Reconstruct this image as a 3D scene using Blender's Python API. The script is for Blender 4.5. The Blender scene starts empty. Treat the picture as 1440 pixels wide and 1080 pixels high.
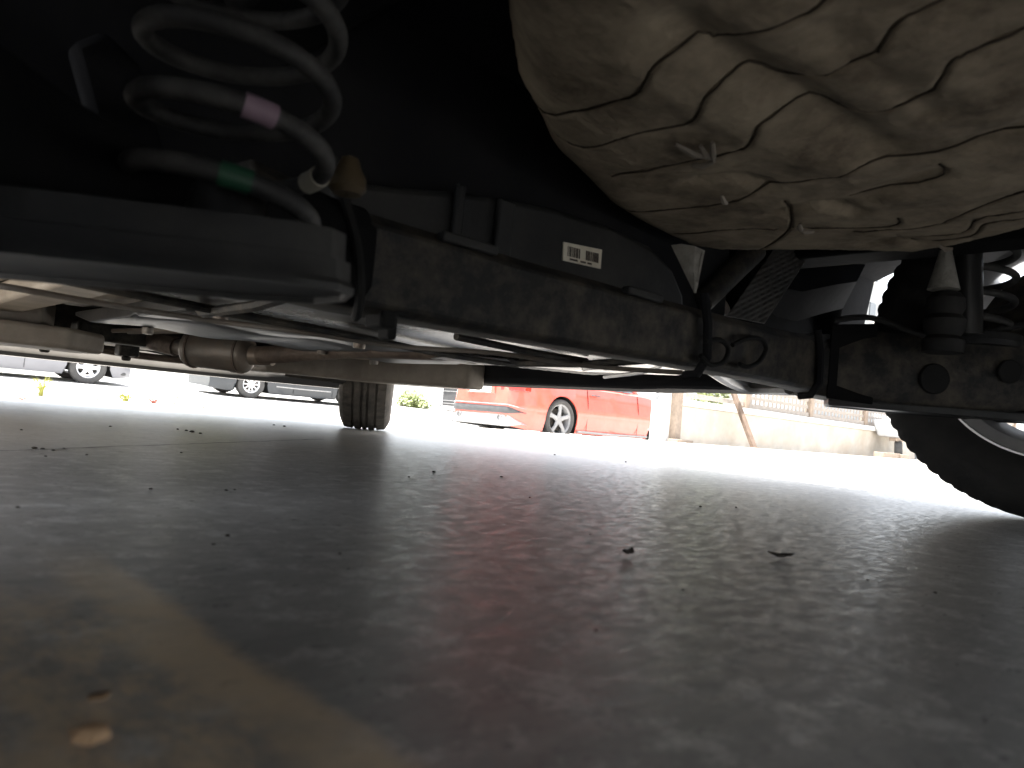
import bpy, bmesh, math, random
from mathutils import Vector, Matrix
random.seed(7)
C = bpy.context.scene.collection
PI = math.pi

# ------------------------------------------------------------------ camera frame
# world: X = to the right of the near car, Y = the way the near car faces, Z up, origin under its rear axle
F_PX = 1050.0
CAM = Vector((-0.794, -0.276, 0.10))
YAW = math.radians(43)
cs, sn = math.cos(YAW), math.sin(YAW)
HS, H0 = 0.09, 522.0
_up = Vector((HS, -1.0, (H0 + HS * 720 - 540) / F_PX)).normalized()      # world up in camera axes (x right, y down, z ahead)
_fw = (Vector((0, 0, 1)) - _up * _up.z).normalized()
_rt = _fw.cross(_up)
if _rt.x < 0: _rt = -_rt
def cam_to_world(c):
    x, y, z = c.dot(_rt), c.dot(_fw), c.dot(_up)
    return Vector((cs * x + sn * y, -sn * x + cs * y, z))
def ray(px, py): return cam_to_world(Vector(((px - 720) / F_PX, (py - 540) / F_PX, 1.0)))
def onz(px, py, z): r = ray(px, py); return CAM + r * ((z - CAM.z) / r.z)
def onu(px, py, u): r = ray(px, py); return CAM + r * ((u - CAM.y) / r.y)
def onv(px, py, v): r = ray(px, py); return CAM + r * ((v - CAM.x) / r.x)
def atd(px, py, d): r = ray(px, py); return CAM + r * d
def hor(px): return H0 + HS * px

# ------------------------------------------------------------------ mesh helpers
class MB:
    def __init__(s): s.v = []; s.f = []; s.m = []; s.mi = 0; s.c = []
    def add(s, vs, fs):
        b = len(s.v); s.v += [tuple(q) for q in vs]; s.c.append((len(s.f), len(s.f) + len(fs), b, len(s.v)))
        for f in fs: s.f.append([b + i for i in f]); s.m.append(s.mi)
    def box(s, c, d, rot=None):
        hx, hy, hz = d[0] / 2, d[1] / 2, d[2] / 2
        vs = [Vector((x, y, z)) for x in (-hx, hx) for y in (-hy, hy) for z in (-hz, hz)]
        if rot is not None: vs = [rot @ q for q in vs]
        vs = [q + Vector(c) for q in vs]
        s.add(vs, [(0, 1, 3, 2), (4, 6, 7, 5), (0, 4, 5, 1), (2, 3, 7, 6), (0, 2, 6, 4), (1, 5, 7, 3)])
    def span(s, a, b):
        s.box([(a[i] + b[i]) / 2 for i in range(3)], [abs(b[i] - a[i]) for i in range(3)])
    def prism(s, poly, off):
        n = len(poly); off = Vector(off)
        vs = [Vector(p) for p in poly] + [Vector(p) + off for p in poly]
        s.add(vs, [list(range(n))[::-1], list(range(n, 2 * n))] + [(i, (i + 1) % n, n + (i + 1) % n, n + i) for i in range(n)])
    def tube(s, path, r, n=10, caps=True):
        P = [Vector(p) for p in path]; m = len(P); rs = r if isinstance(r, (list, tuple)) else [r] * m
        T = [(P[min(i + 1, m - 1)] - P[max(i - 1, 0)]).normalized() for i in range(m)]
        nrm = T[0].orthogonal().normalized(); vs = []
        for i in range(m):
            nrm = (nrm - T[i] * nrm.dot(T[i])).normalized(); bn = T[i].cross(nrm)
            for k in range(n):
                a = 2 * PI * k / n
                vs.append(P[i] + (nrm * math.cos(a) + bn * math.sin(a)) * rs[i])
        fs = [(i * n + k, i * n + (k + 1) % n, (i + 1) * n + (k + 1) % n, (i + 1) * n + k) for i in range(m - 1) for k in range(n)]
        if caps: fs += [list(range(n))[::-1], list(range((m - 1) * n, m * n))]
        s.add(vs, fs)
    def lathe(s, prof, c, axis='Z', n=48, disp=None, close=False):
        # prof: list of (radius, height along the axis)
        m = len(prof); vs = []
        for i in range(n):
            a = 2 * PI * i / n; ca, sa = math.cos(a), math.sin(a)
            for j, (r, h) in enumerate(prof):
                if disp: r = r - disp(i, j)
                q = {'Z': (r * ca, r * sa, h), 'X': (h, r * ca, r * sa), 'Y': (r * ca, h, r * sa)}[axis]
                vs.append((q[0] + c[0], q[1] + c[1], q[2] + c[2]))
        fs = []
        for i in range(n):
            i2 = (i + 1) % n
            for j in range(m if close else m - 1):
                j2 = (j + 1) % m
                fs.append((i * m + j, i2 * m + j, i2 * m + j2, i * m + j2))
        s.add(vs, fs)
    def loft(s, secs, caps=True, closed=True):
        n = len(secs[0]); vs = [p for q in secs for p in q]; m = len(secs)
        fs = [(i * n + k, i * n + (k + 1) % n, (i + 1) * n + (k + 1) % n, (i + 1) * n + k) for i in range(m - 1) for k in range(n if closed else n - 1)]
        if caps: fs += [list(range(n))[::-1], list(range((m - 1) * n, m * n))]
        s.add(vs, fs)
    def split(s, name, mat, parent=None, **kw):      # every piece an object of its own
        out = []
        for f0, f1, v0, v1 in s.c:
            k = MB(); k.v = s.v[v0:v1]; k.f = [[i - v0 for i in f] for f in s.f[f0:f1]]; k.m = s.m[f0:f1]
            out.append(k.build(name, mat, parent, **kw))
        return out
    def build(s, name, mat, parent=None, bevel=0.0, angle=35, seg=2, solid=0.0, loc=None, recalc=True):
        me = bpy.data.meshes.new(name)
        org = Vector(loc) if loc is not None else Vector((0, 0, 0))
        bm = bmesh.new()
        vv = [bm.verts.new(Vector(q) - org) for q in s.v]
        for f, mi in zip(s.f, s.m):
            try: fc = bm.faces.new([vv[i] for i in f]); fc.material_index = mi
            except ValueError: pass
        bmesh.ops.remove_doubles(bm, verts=bm.verts, dist=1e-6)
        if recalc: bmesh.ops.recalc_face_normals(bm, faces=bm.faces)
        bm.to_mesh(me); bm.free()
        me.polygons.foreach_set('use_smooth', [True] * len(me.polygons))
        me.set_sharp_from_angle(angle=math.radians(angle))
        for m in (mat if isinstance(mat, (list, tuple)) else [mat]): me.materials.append(m)
        o = bpy.data.objects.new(name, me); C.objects.link(o); o.location = org
        if parent is not None: o.parent = parent
        if solid:
            md = o.modifiers.new('s', 'SOLIDIFY'); md.thickness = solid; md.offset = 0
        if bevel:
            md = o.modifiers.new('b', 'BEVEL'); md.width = bevel; md.segments = seg; md.limit_method = 'ANGLE'; md.angle_limit = math.radians(40)
            md.harden_normals = False
        return o

def smooth(P, n=6):
    P = [Vector(p) for p in P]; out = []
    for i in range(len(P) - 1):
        p0, p1, p2, p3 = P[max(i - 1, 0)], P[i], P[i + 1], P[min(i + 2, len(P) - 1)]
        for k in range(n):
            t = k / n
            out.append(.5 * ((2 * p1) + (-p0 + p2) * t + (2 * p0 - 5 * p1 + 4 * p2 - p3) * t * t + (-p0 + 3 * p1 - 3 * p2 + p3) * t ** 3))
    return out + [P[-1]]
def tag(o, label=None, cat=None, group=None, kind=None):
    if label: o['label'] = label
    if cat: o['category'] = cat
    if group: o['group'] = group
    if kind: o['kind'] = kind
    return o
def empty(name, loc=(0, 0, 0), rz=0.0, parent=None):
    o = bpy.data.objects.new(name, None); C.objects.link(o); o.location = loc; o.rotation_euler = (0, 0, rz); o.empty_display_size = .1
    if parent is not None: o.parent = parent
    return o

# ------------------------------------------------------------------ materials
def mat(name, c1, c2=None, rough=.6, metal=0.0, scale=8.0, bump=0.0, bscale=60.0, coat=0.0, spec=.5, lo=.35, hi=.65, rvar=.1, dust=None, dscale=5.0, damt=.5):
    m = bpy.data.materials.new(name); m.use_nodes = True
    N = m.node_tree.nodes; L = m.node_tree.links; b = N['Principled BSDF']
    tc = N.new('ShaderNodeTexCoord')
    nz = N.new('ShaderNodeTexNoise'); nz.inputs['Scale'].default_value = scale; nz.inputs['Detail'].default_value = 7; nz.inputs['Roughness'].default_value = .62
    L.new(tc.outputs['Object'], nz.inputs['Vector'])
    rp = N.new('ShaderNodeValToRGB'); rp.color_ramp.elements[0].position = lo; rp.color_ramp.elements[1].position = hi
    c2 = c2 or tuple(min(1, x * 1.3) for x in c1)
    rp.color_ramp.elements[0].color = (*c1, 1); rp.color_ramp.elements[1].color = (*c2, 1)
    L.new(nz.outputs['Fac'], rp.inputs['Fac'])
    col = rp.outputs['Color']
    if dust:
        n2 = N.new('ShaderNodeTexNoise'); n2.inputs['Scale'].default_value = dscale; n2.inputs['Detail'].default_value = 9; n2.inputs['Roughness'].default_value = .7
        L.new(tc.outputs['Object'], n2.inputs['Vector'])
        mr = N.new('ShaderNodeMapRange'); mr.inputs[1].default_value = .42; mr.inputs[2].default_value = .7; mr.inputs[4].default_value = damt
        L.new(n2.outputs['Fac'], mr.inputs[0])
        mx = N.new('ShaderNodeMix'); mx.data_type = 'RGBA'; L.new(mr.outputs[0], mx.inputs[0]); L.new(col, mx.inputs[6]); mx.inputs[7].default_value = (*dust, 1)
        col = mx.outputs[2]
    L.new(col, b.inputs['Base Color'])
    rr = N.new('ShaderNodeMapRange'); rr.inputs[3].default_value = max(.03, rough - rvar); rr.inputs[4].default_value = min(1, rough + rvar)
    L.new(nz.outputs['Fac'], rr.inputs[0]); L.new(rr.outputs[0], b.inputs['Roughness'])
    b.inputs['Metallic'].default_value = metal; b.inputs['Coat Weight'].default_value = coat; b.inputs['Coat Roughness'].default_value = .05
    b.inputs['Specular IOR Level'].default_value = spec
    if bump:
        n3 = N.new('ShaderNodeTexNoise'); n3.inputs['Scale'].default_value = bscale; n3.inputs['Detail'].default_value = 6
        L.new(tc.outputs['Object'], n3.inputs['Vector'])
        bp = N.new('ShaderNodeBump'); bp.inputs['Strength'].default_value = bump; bp.inputs['Distance'].default_value = .004
        L.new(n3.outputs['Fac'], bp.inputs['Height']); L.new(bp.outputs[0], b.inputs['Normal'])
    return m

M = {}
M['black_steel'] = mat('black_steel', (.0085, .009, .0095), (.014, .0135, .013), .65, 0, 9, .25, 120, dust=(.18, .15, .11), dscale=22, damt=.38, spec=.3)
M['black_paint'] = mat('black_paint', (.0115, .012, .013), (.019, .020, .021), .5, 0, 6, .12, 90, dust=(.09, .085, .075), dscale=9, damt=.3, spec=.3)
M['spring_grey'] = mat('spring_grey', (.009, .0095, .0105), (.016, .016, .016), .7, 0, 20, .2, 200, dust=(.2, .19, .17), dscale=25, damt=.3)
M['black_plastic'] = mat('black_plastic', (.011, .0115, .0125), (.018, .018, .018), .4, 0, 5, .15, 40, dust=(.08, .07, .06), dscale=4, damt=.25, spec=.4)
M['tank_plastic'] = mat('tank_plastic', (.022, .023, .0245), (.038, .037, .035), .27, 0, 4, .12, 25, dust=(.24, .215, .18), dscale=6, damt=.45, rvar=.12)
M['dusty_panel'] = mat('dusty_panel', (.115, .091, .064), (.275, .228, .165), .85, 0, 13, .6, 70, dust=(.40, .33, .24), dscale=30, damt=.45, spec=.2)
M['dusty_floor'] = mat('dusty_floor', (.15, .125, .10), (.27, .235, .19), .6, 0, 5, .3, 50, dust=(.36, .31, .25), dscale=9, damt=.5)
M['beige_under'] = mat('beige_under', (.15, .13, .105), (.25, .22, .18), .6, 0, 6, .3, 60, dust=(.13, .10, .08), dscale=14, damt=.6)
M['rusty'] = mat('rusty', (.055, .038, .03), (.11, .08, .062), .65, .2, 14, .4, 90, dust=(.26, .21, .16), dscale=20, damt=.5)
M['steel'] = mat('exhaust_steel', (.13, .115, .10), (.20, .18, .155), .5, .4, 9, .2, 60, dust=(.2, .13, .08), dscale=8, damt=.6)
M['foil'] = mat('foil', (.42, .41, .40), (.55, .54, .52), .38, .85, 12, .2, 80, dust=(.2, .17, .14), dscale=9, damt=.6)
M['dark_foil'] = mat('dark_foil', (.05, .05, .05), (.10, .097, .093), .45, .6, 12, .2, 80, dust=(.12, .1, .085), dscale=9, damt=.6)
M['pale_dust'] = mat('pale_dust', (.20, .19, .17), (.31, .295, .265), .85, 0, 60, .6, 160)
M['rubber'] = mat('rubber', (.012, .012, .0125), (.022, .021, .020), .75, 0, 20, .2, 120, spec=.3)
M['dusty_rubber'] = mat('dusty_rubber', (.05, .045, .04), (.095, .085, .072), .8, 0, 30, .2, 120, spec=.25, dust=(.15, .13, .11), dscale=12, damt=.5)
M['far_rubber'] = mat('far_rubber', (.045, .044, .042), (.07, .068, .065), .8, 0, 12)
M['alloy'] = mat('alloy', (.48, .48, .49), (.58, .58, .59), .35, .6, 8, dust=(.3, .28, .25), dscale=9, damt=.3)
M['bright_alloy'] = mat('bright_alloy', (.62, .63, .64), (.72, .72, .73), .3, .35, 6)
M['grey_alloy'] = mat('grey_alloy', (.22, .22, .225), (.30, .30, .30), .4, .0, 6)
M['void'] = mat('void_black', (.008, .008, .008), (.014, .014, .014), .8, 0, 10, spec=.2)
M['pink'] = mat('pink_mark', (.20, .135, .175), (.25, .175, .22), .6, 0, 60)
M['green'] = mat('green_mark', (.008, .05, .026), (.013, .07, .034), .6, 0, 60)
M['white_mark'] = mat('white_mark', (.28, .26, .21), (.34, .32, .26), .6, 0, 60)
M['amber'] = mat('amber_rubber', (.05, .034, .016), (.08, .058, .03), .5, 0, 30, .2, 100)
M['liner'] = mat('felt_liner', (.010, .0105, .012), (.016, .016, .017), .9, 0, 8, .2, 60, spec=.08)
M['deep'] = mat('deep_black_steel', (.004, .0042, .0048), (.008, .008, .008), .8, 0, 8, .2, 60, spec=.1)  # black steel darkened, putting the shade of hidden parts into the colour
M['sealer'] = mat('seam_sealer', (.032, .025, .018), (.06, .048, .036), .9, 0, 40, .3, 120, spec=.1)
M['pole_wood'] = mat('dark_pole_wood', (.10, .068, .048), (.15, .105, .075), .8, 0, 18, .3, 60)
M['sticker'] = mat('sticker_paper', (.6, .56, .45), (.72, .68, .57), .6, 0, 40, dust=(.4, .3, .2), dscale=30, damt=.3)
M['ink'] = mat('ink', (.03, .022, .018), (.07, .05, .04), .6, 0, 90)
M['own_paint'] = mat('grey_car_paint', (.33, .34, .35), (.36, .37, .38), .3, .2, 3, coat=.6)
M['red_paint'] = mat('red_paint', (.60, .075, .045), (.64, .087, .053), .35, 0, 2, coat=1.0, dust=(.6, .2, .15), dscale=3, damt=.25)
M['silver_paint'] = mat('silver_paint', (.155, .157, .172), (.175, .178, .195), .4, .1, 3, coat=.25)
M['dark_paint'] = mat('slate_paint', (.011, .016, .022), (.015, .021, .028), .35, .1, 3, coat=.35)
M['white_paint'] = mat('white_paint', (.75, .75, .74), (.8, .8, .79), .35, 0, 3, coat=.6)
M['glass'] = mat('car_glass', (.02, .024, .027), (.03, .034, .037), .06, 0, 2, rvar=.02, coat=.4)
M['lamp_red'] = mat('lamp_red', (.45, .015, .012), (.55, .03, .02), .15, 0, 20, coat=.8)
M['lamp_clear'] = mat('lamp_clear', (.6, .62, .64), (.75, .77, .78), .12, .3, 30, coat=.8)
M['trim'] = mat('dark_trim', (.04, .04, .042), (.06, .06, .06), .5, 0, 10)
M['silver_trim'] = mat('silver_trim', (.30, .30, .30), (.36, .36, .355), .35, .3, 8)
M['plate'] = mat('number_plate_white', (.78, .78, .76), (.82, .82, .8), .4, 0, 10)
M['wood'] = mat('weathered_wood', (.22, .17, .13), (.31, .245, .19), .8, 0, 18, .3, 60)
M['lattice'] = mat('lattice_wood', (.24, .21, .185), (.32, .285, .25), .8, 0, 18, .2, 60)
M['render_wall'] = mat('stained_render', (.40, .365, .31), (.52, .48, .42), .85, 0, 3.0, .3, 40, dust=(.42, .32, .23), dscale=2.2, damt=.55)
M['white_wall'] = mat('white_wall', (.68, .67, .64), (.76, .75, .72), .8, 0, 5, .2, 30)
M['grey_pipe'] = mat('grey_pipe', (.2, .21, .22), (.27, .28, .29), .5, 0, 10)
M['house_wall'] = mat('house_wall', (.27, .285, .30), (.31, .325, .34), .85, 0, 1.2, .2, 20)
M['tarp'] = mat('pale_tarp', (.5, .51, .52), (.6, .61, .62), .6, 0, 12)
M['leaf_green'] = mat('leaf_green', (.16, .20, .07), (.30, .33, .14), .6, 0, 9)
M['leaf_yellow'] = mat('leaf_yellow', (.26, .27, .05), (.36, .36, .09), .6, 0, 9)
M['leaf_dry'] = mat('leaf_dry', (.40, .25, .14), (.52, .35, .21), .75, 0, 80, .3, 200)
M['leaf_red'] = mat('leaf_red', (.25, .06, .05), (.34, .13, .09), .75, 0, 80)
M['crumb'] = mat('dark_crumb', (.03, .026, .022), (.07, .06, .05), .9, 0, 90, .3, 200)

def concrete():
    m = bpy.data.materials.new('trowelled_concrete'); m.use_nodes = True
    N = m.node_tree.nodes; L = m.node_tree.links; b = N['Principled BSDF']
    tc = N.new('ShaderNodeTexCoord')
    def noise(scale, detail=8, rough=.65, mp=None, rot=0):
        n = N.new('ShaderNodeTexNoise'); n.inputs['Scale'].default_value = scale; n.inputs['Detail'].default_value = detail; n.inputs['Roughness'].default_value = rough
        if mp:
            k = N.new('ShaderNodeMapping'); k.inputs['Scale'].default_value = mp; k.inputs['Rotation'].default_value = (0, 0, rot)
            L.new(tc.outputs['Object'], k.inputs['Vector']); L.new(k.outputs[0], n.inputs['Vector'])
        else: L.new(tc.outputs['Object'], n.inputs['Vector'])
        return n.outputs['Fac']
    def mr(x, a, bb, c=0., d=1.):
        q = N.new('ShaderNodeMapRange'); q.interpolation_type = 'SMOOTHSTEP'
        q.inputs[1].default_value = a; q.inputs[2].default_value = bb; q.inputs[3].default_value = c; q.inputs[4].default_value = d
        L.new(x, q.inputs[0]); return q.outputs[0]
    def mix(f, a, bb):
        q = N.new('ShaderNodeMix'); q.data_type = 'RGBA'
        L.new(f, q.inputs[0])
        for s, x in ((6, a), (7, bb)):
            if isinstance(x, tuple): q.inputs[s].default_value = (*x, 1)
            else: L.new(x, q.inputs[s])
        return q.outputs[2]
    def math_(op, a, bb):
        q = N.new('ShaderNodeMath'); q.operation = op
        for s, x in ((0, a), (1, bb)):
            if isinstance(x, (int, float)): q.inputs[s].default_value = x
            else: L.new(x, q.inputs[s])
        return q.outputs[0]
    big = noise(2.2, 9, .6); mid = noise(11, 9, .7); fine = noise(190, 6, .7)
    streak = noise(7, 8, .7, (1, 5, 1), .75)
    col = mix(mr(big, .35, .68), (.27, .268, .264), (.365, .36, .35))
    col = mix(mr(mid, .45, .75, 0, .55), col, (.20, .198, .20))
    col = mix(mr(streak, .5, .75, 0, .45), col, (.52, .515, .50))
    col = mix(mr(fine, .58, .72, 0, .7), col, (.15, .14, .13))
    mott = noise(30, 8, .78); mott2 = noise(46, 7, .78)
    col = mix(mr(mott, .50, .62, 0, .75), col, (.60, .595, .58))
    col = mix(mr(mott2, .52, .66, 0, .5), col, (.13, .13, .13))
    # tyre dust in an irregular band beside the rear wheel, with reflected light painted in
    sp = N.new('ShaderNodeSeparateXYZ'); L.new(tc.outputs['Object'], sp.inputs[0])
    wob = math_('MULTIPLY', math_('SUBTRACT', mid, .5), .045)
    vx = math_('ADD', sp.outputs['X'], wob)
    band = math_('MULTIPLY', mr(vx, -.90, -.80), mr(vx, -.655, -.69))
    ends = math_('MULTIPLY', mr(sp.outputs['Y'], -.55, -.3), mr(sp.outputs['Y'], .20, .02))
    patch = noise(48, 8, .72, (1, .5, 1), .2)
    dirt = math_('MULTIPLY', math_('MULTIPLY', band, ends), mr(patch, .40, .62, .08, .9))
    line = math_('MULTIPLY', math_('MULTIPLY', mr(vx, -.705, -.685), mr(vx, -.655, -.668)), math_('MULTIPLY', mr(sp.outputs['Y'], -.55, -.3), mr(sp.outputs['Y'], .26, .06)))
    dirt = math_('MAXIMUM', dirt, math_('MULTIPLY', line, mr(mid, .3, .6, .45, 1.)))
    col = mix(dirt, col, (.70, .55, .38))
    # the sandy film towards the front of the slab
    col = mix(math_('MULTIPLY', mr(sp.outputs['Y'], .5, 1.6), mr(big, .3, .6, .5, .85)), col, (.52, .47, .395))
    L.new(col, b.inputs['Base Color'])
    sheen = noise(42, 10, .8, (1, 2.4, 1), .75)
    rg = mr(sheen, .36, .66, .26, .51)
    L.new(rg, b.inputs['Roughness']); b.inputs['Specular IOR Level'].default_value = .5
    h = math_('ADD', math_('MULTIPLY', sheen, .8), math_('MULTIPLY', fine, .25))
    bp = N.new('ShaderNodeBump'); bp.inputs['Strength'].default_value = .2; bp.inputs['Distance'].default_value = .0015
    L.new(h, bp.inputs['Height']); L.new(bp.outputs[0], b.inputs['Normal'])
    return m
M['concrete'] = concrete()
M['road'] = mat('dusty_road', (.36, .35, .33), (.46, .45, .43), .9, 0, 1.5, .4, 30, dust=(.5, .48, .44), dscale=.8, damt=.5)
M['earth'] = mat('dry_earth', (.33, .30, .22), (.42, .38, .29), .9, 0, .6, .3, 10)

# ------------------------------------------------------------------ setting
g = MB(); g.add([(-700, -700, -.32), (700, -700, -.32), (700, 900, -.32), (-700, 900, -.32)], [(0, 1, 2, 3)])
tag(g.build('ground', M['earth']), 'dry pale ground reaching to the horizon beyond the street', 'ground', kind='structure')
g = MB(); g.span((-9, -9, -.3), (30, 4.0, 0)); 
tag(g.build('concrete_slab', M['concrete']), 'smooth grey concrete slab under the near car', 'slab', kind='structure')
prof = [(4.0, -.004), (4.35, -.012), (7.2, -.2), (12.5, -.2), (19.5, .137), (19.5, -.31)]
g = MB(); g.add([(x, y, z) for (y, z) in prof for x in (-80, 110)], [(2 * i, 2 * i + 1, 2 * i + 3, 2 * i + 2) for i in range(len(prof) - 1)])
tag(g.build('road', M['road']), 'sun bleached dusty street crossing in front of the slab', 'road', kind='structure')
g = MB(); g.span((-80, 19.5, -.31), (110, 21.4, .22)); 
tag(g.build('pavement', M['white_wall'], bevel=.02), 'pale raised pavement along the far side of the street', 'pavement', kind='structure')
# saw-cut joint
a, b = onz(-40, 636.5, 0), onz(455, 618, 0); d = (b - a).normalized(); n = Vector((-d.y, d.x, 0))
g = MB(); pts = []
L_ = (b - a).length; k = 40
for i in range(k + 1):
    q = a + d * (L_ * i / k) + n * random.uniform(-.003, .003); w = random.uniform(.0012, .0028); pts += [q - n * w + Vector((0, 0, .0012)), q + n * w + Vector((0, 0, .0012))]
g.add(pts, [(2 * i, 2 * i + 2, 2 * i + 3, 2 * i + 1) for i in range(k)])
tag(g.build('slab_joint', M['void']), 'thin dark joint line across the concrete slab', 'joint', kind='structure')

# ------------------------------------------------------------------ wheels
def tyre_mb(mb, R, W, rr, c, n=96, detail=False):
    hw = W / 2
    half = [(rr, hw * .78), (rr + .012, hw * .88), (rr + (R - rr) * .35, hw * 1.0), (rr + (R - rr) * .62, hw * 1.02), (R - .028, hw * .97), (R - .012, hw * .88)]
    if detail:
        tread = []
        xs = [.80, .62, .485, .48, .40, .395, .16, .155, .075, .07]
        # (x fraction, groove flag) written out from the shoulder to the middle
        seq = [(.82, 0), (.74, 0), (.60, 0), (.50, 0), (.495, 1), (.40, 1), (.395, 0), (.27, 0), (.17, 0), (.165, 1), (.07, 1), (.065, 0), (0, 0)]
        full = [(x, gf) for x, gf in seq] + [(-x, gf) for x, gf in seq[-2::-1]]
        tp = []
        for x, gf in full:
            crown = .006 * (abs(x) / .82) ** 2.5
            tp.append((R - crown - (.007 if gf else 0), hw * x, gf))
        prof = half + [(r, h) for r, h, _ in tp] + [(r, -h) for r, h in half[::-1]]
        nh = len(half); flags = [0] * nh + [t[2] for t in tp] + [0] * nh
        xs = [0] * nh + [t[0] for t in full] + [0] * nh
        def disp(i, j):
            if j == nh - 1 or j == len(prof) - nh: return .003 if i % 3 == 0 else 0
            if j < nh or j >= len(prof) - nh or flags[j]: return 0
            x = xs[j]
            if abs(x) > .45: return .004 if i % 3 == 0 else 0
            if (i + int(x * 14)) % 9 == 0: return .004
            return 0
        mb.lathe(prof, c, 'X', n, disp)
    else:
        tr = [(R - .004, hw * .8), (R, hw * .5), (R, 0), (R, -hw * .5), (R - .004, -hw * .8)]
        mb.lathe(half + tr + [(r, -h) for r, h in half[::-1]], c, 'X', n)
def rim_mb(mb, rr, W, c, side=1, spokes=5, width=.05, twist=0, n=64, hub=.05, split=0.0):
    hw = W / 2 * .8
    # barrel: a thin shell
    o = [(rr + .006, hw), (rr + .004, hw * .92), (rr - .012, hw * .8), (rr - .022, hw * .3), (rr - .03, -hw * .3), (rr - .014, -hw * .8), (rr + .004, -hw * .92), (rr + .006, -hw)]
    i_ = [(r - .007, h) for r, h in o[::-1]]
    mb.lathe([(r, h * side) for r, h in o + i_], c, 'X', n, close=True)
    xo = hw * .78 * side
    for k in range(spokes):
        a0 = 2 * PI * k / spokes + twist
        for off in ((-split, split) if split else (0,)):
            a = a0
            ca, sa = math.cos(a), math.sin(a)
            secs = []
            for t, wd, dx in ((hub * .7, width * .62, -.012), ((hub + rr) * .5, width * .42, 0.004), (rr - .012, width * .56, -.006)):
                oo = off * (.35 + .65 * t / rr)
                ring = []
                for (e, dep) in ((-1, 0), (-.6, .012), (.6, .012), (1, 0), (.8, -.022), (-.8, -.022)):
                    tt = e * wd + oo
                    ring.append((c[0] + xo + (dx + dep) * side, c[1] + t * ca - tt * sa, c[2] + t * sa + tt * ca))
                secs.append(ring)
            mb.loft(secs)
    mb.lathe([(0.0, xo + .006 * side), (hub * .5, xo + .006 * side), (hub, xo - .004 * side), (hub * 1.15, xo - .03 * side), (0, xo - .03 * side)], c, 'X', 32)

def make_wheel(parent, x, y, R, W, rr, side, rim_mat, rub, spokes=5, width=.05, twist=0, z=None, steer=0.0, detail=False, name='wheel', split=0.0, disc=True):
    z = R if z is None else z
    w = empty(name, (x, y, z), -steer, parent)
    mb = MB(); tyre_mb(mb, R, W, rr, (0, 0, 0), 216 if detail else 72, detail); mb.build('tyre', rub, w, angle=28 if detail else 40)
    mb = MB(); rim_mb(mb, rr, W, (0, 0, 0), side, spokes, width, twist, split=split); mb.build('rim', rim_mat, w, angle=32)
    if disc:
        mb = MB(); mb.lathe([(0, .02 * side), (rr * .72, .02 * side), (rr * .72, -.015 * side), (rr * .4, -.03 * side), (0, -.04 * side)], (0, 0, 0), 'X', 40); mb.build('brake_disc', M['black_steel'], w)
    return w

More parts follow.
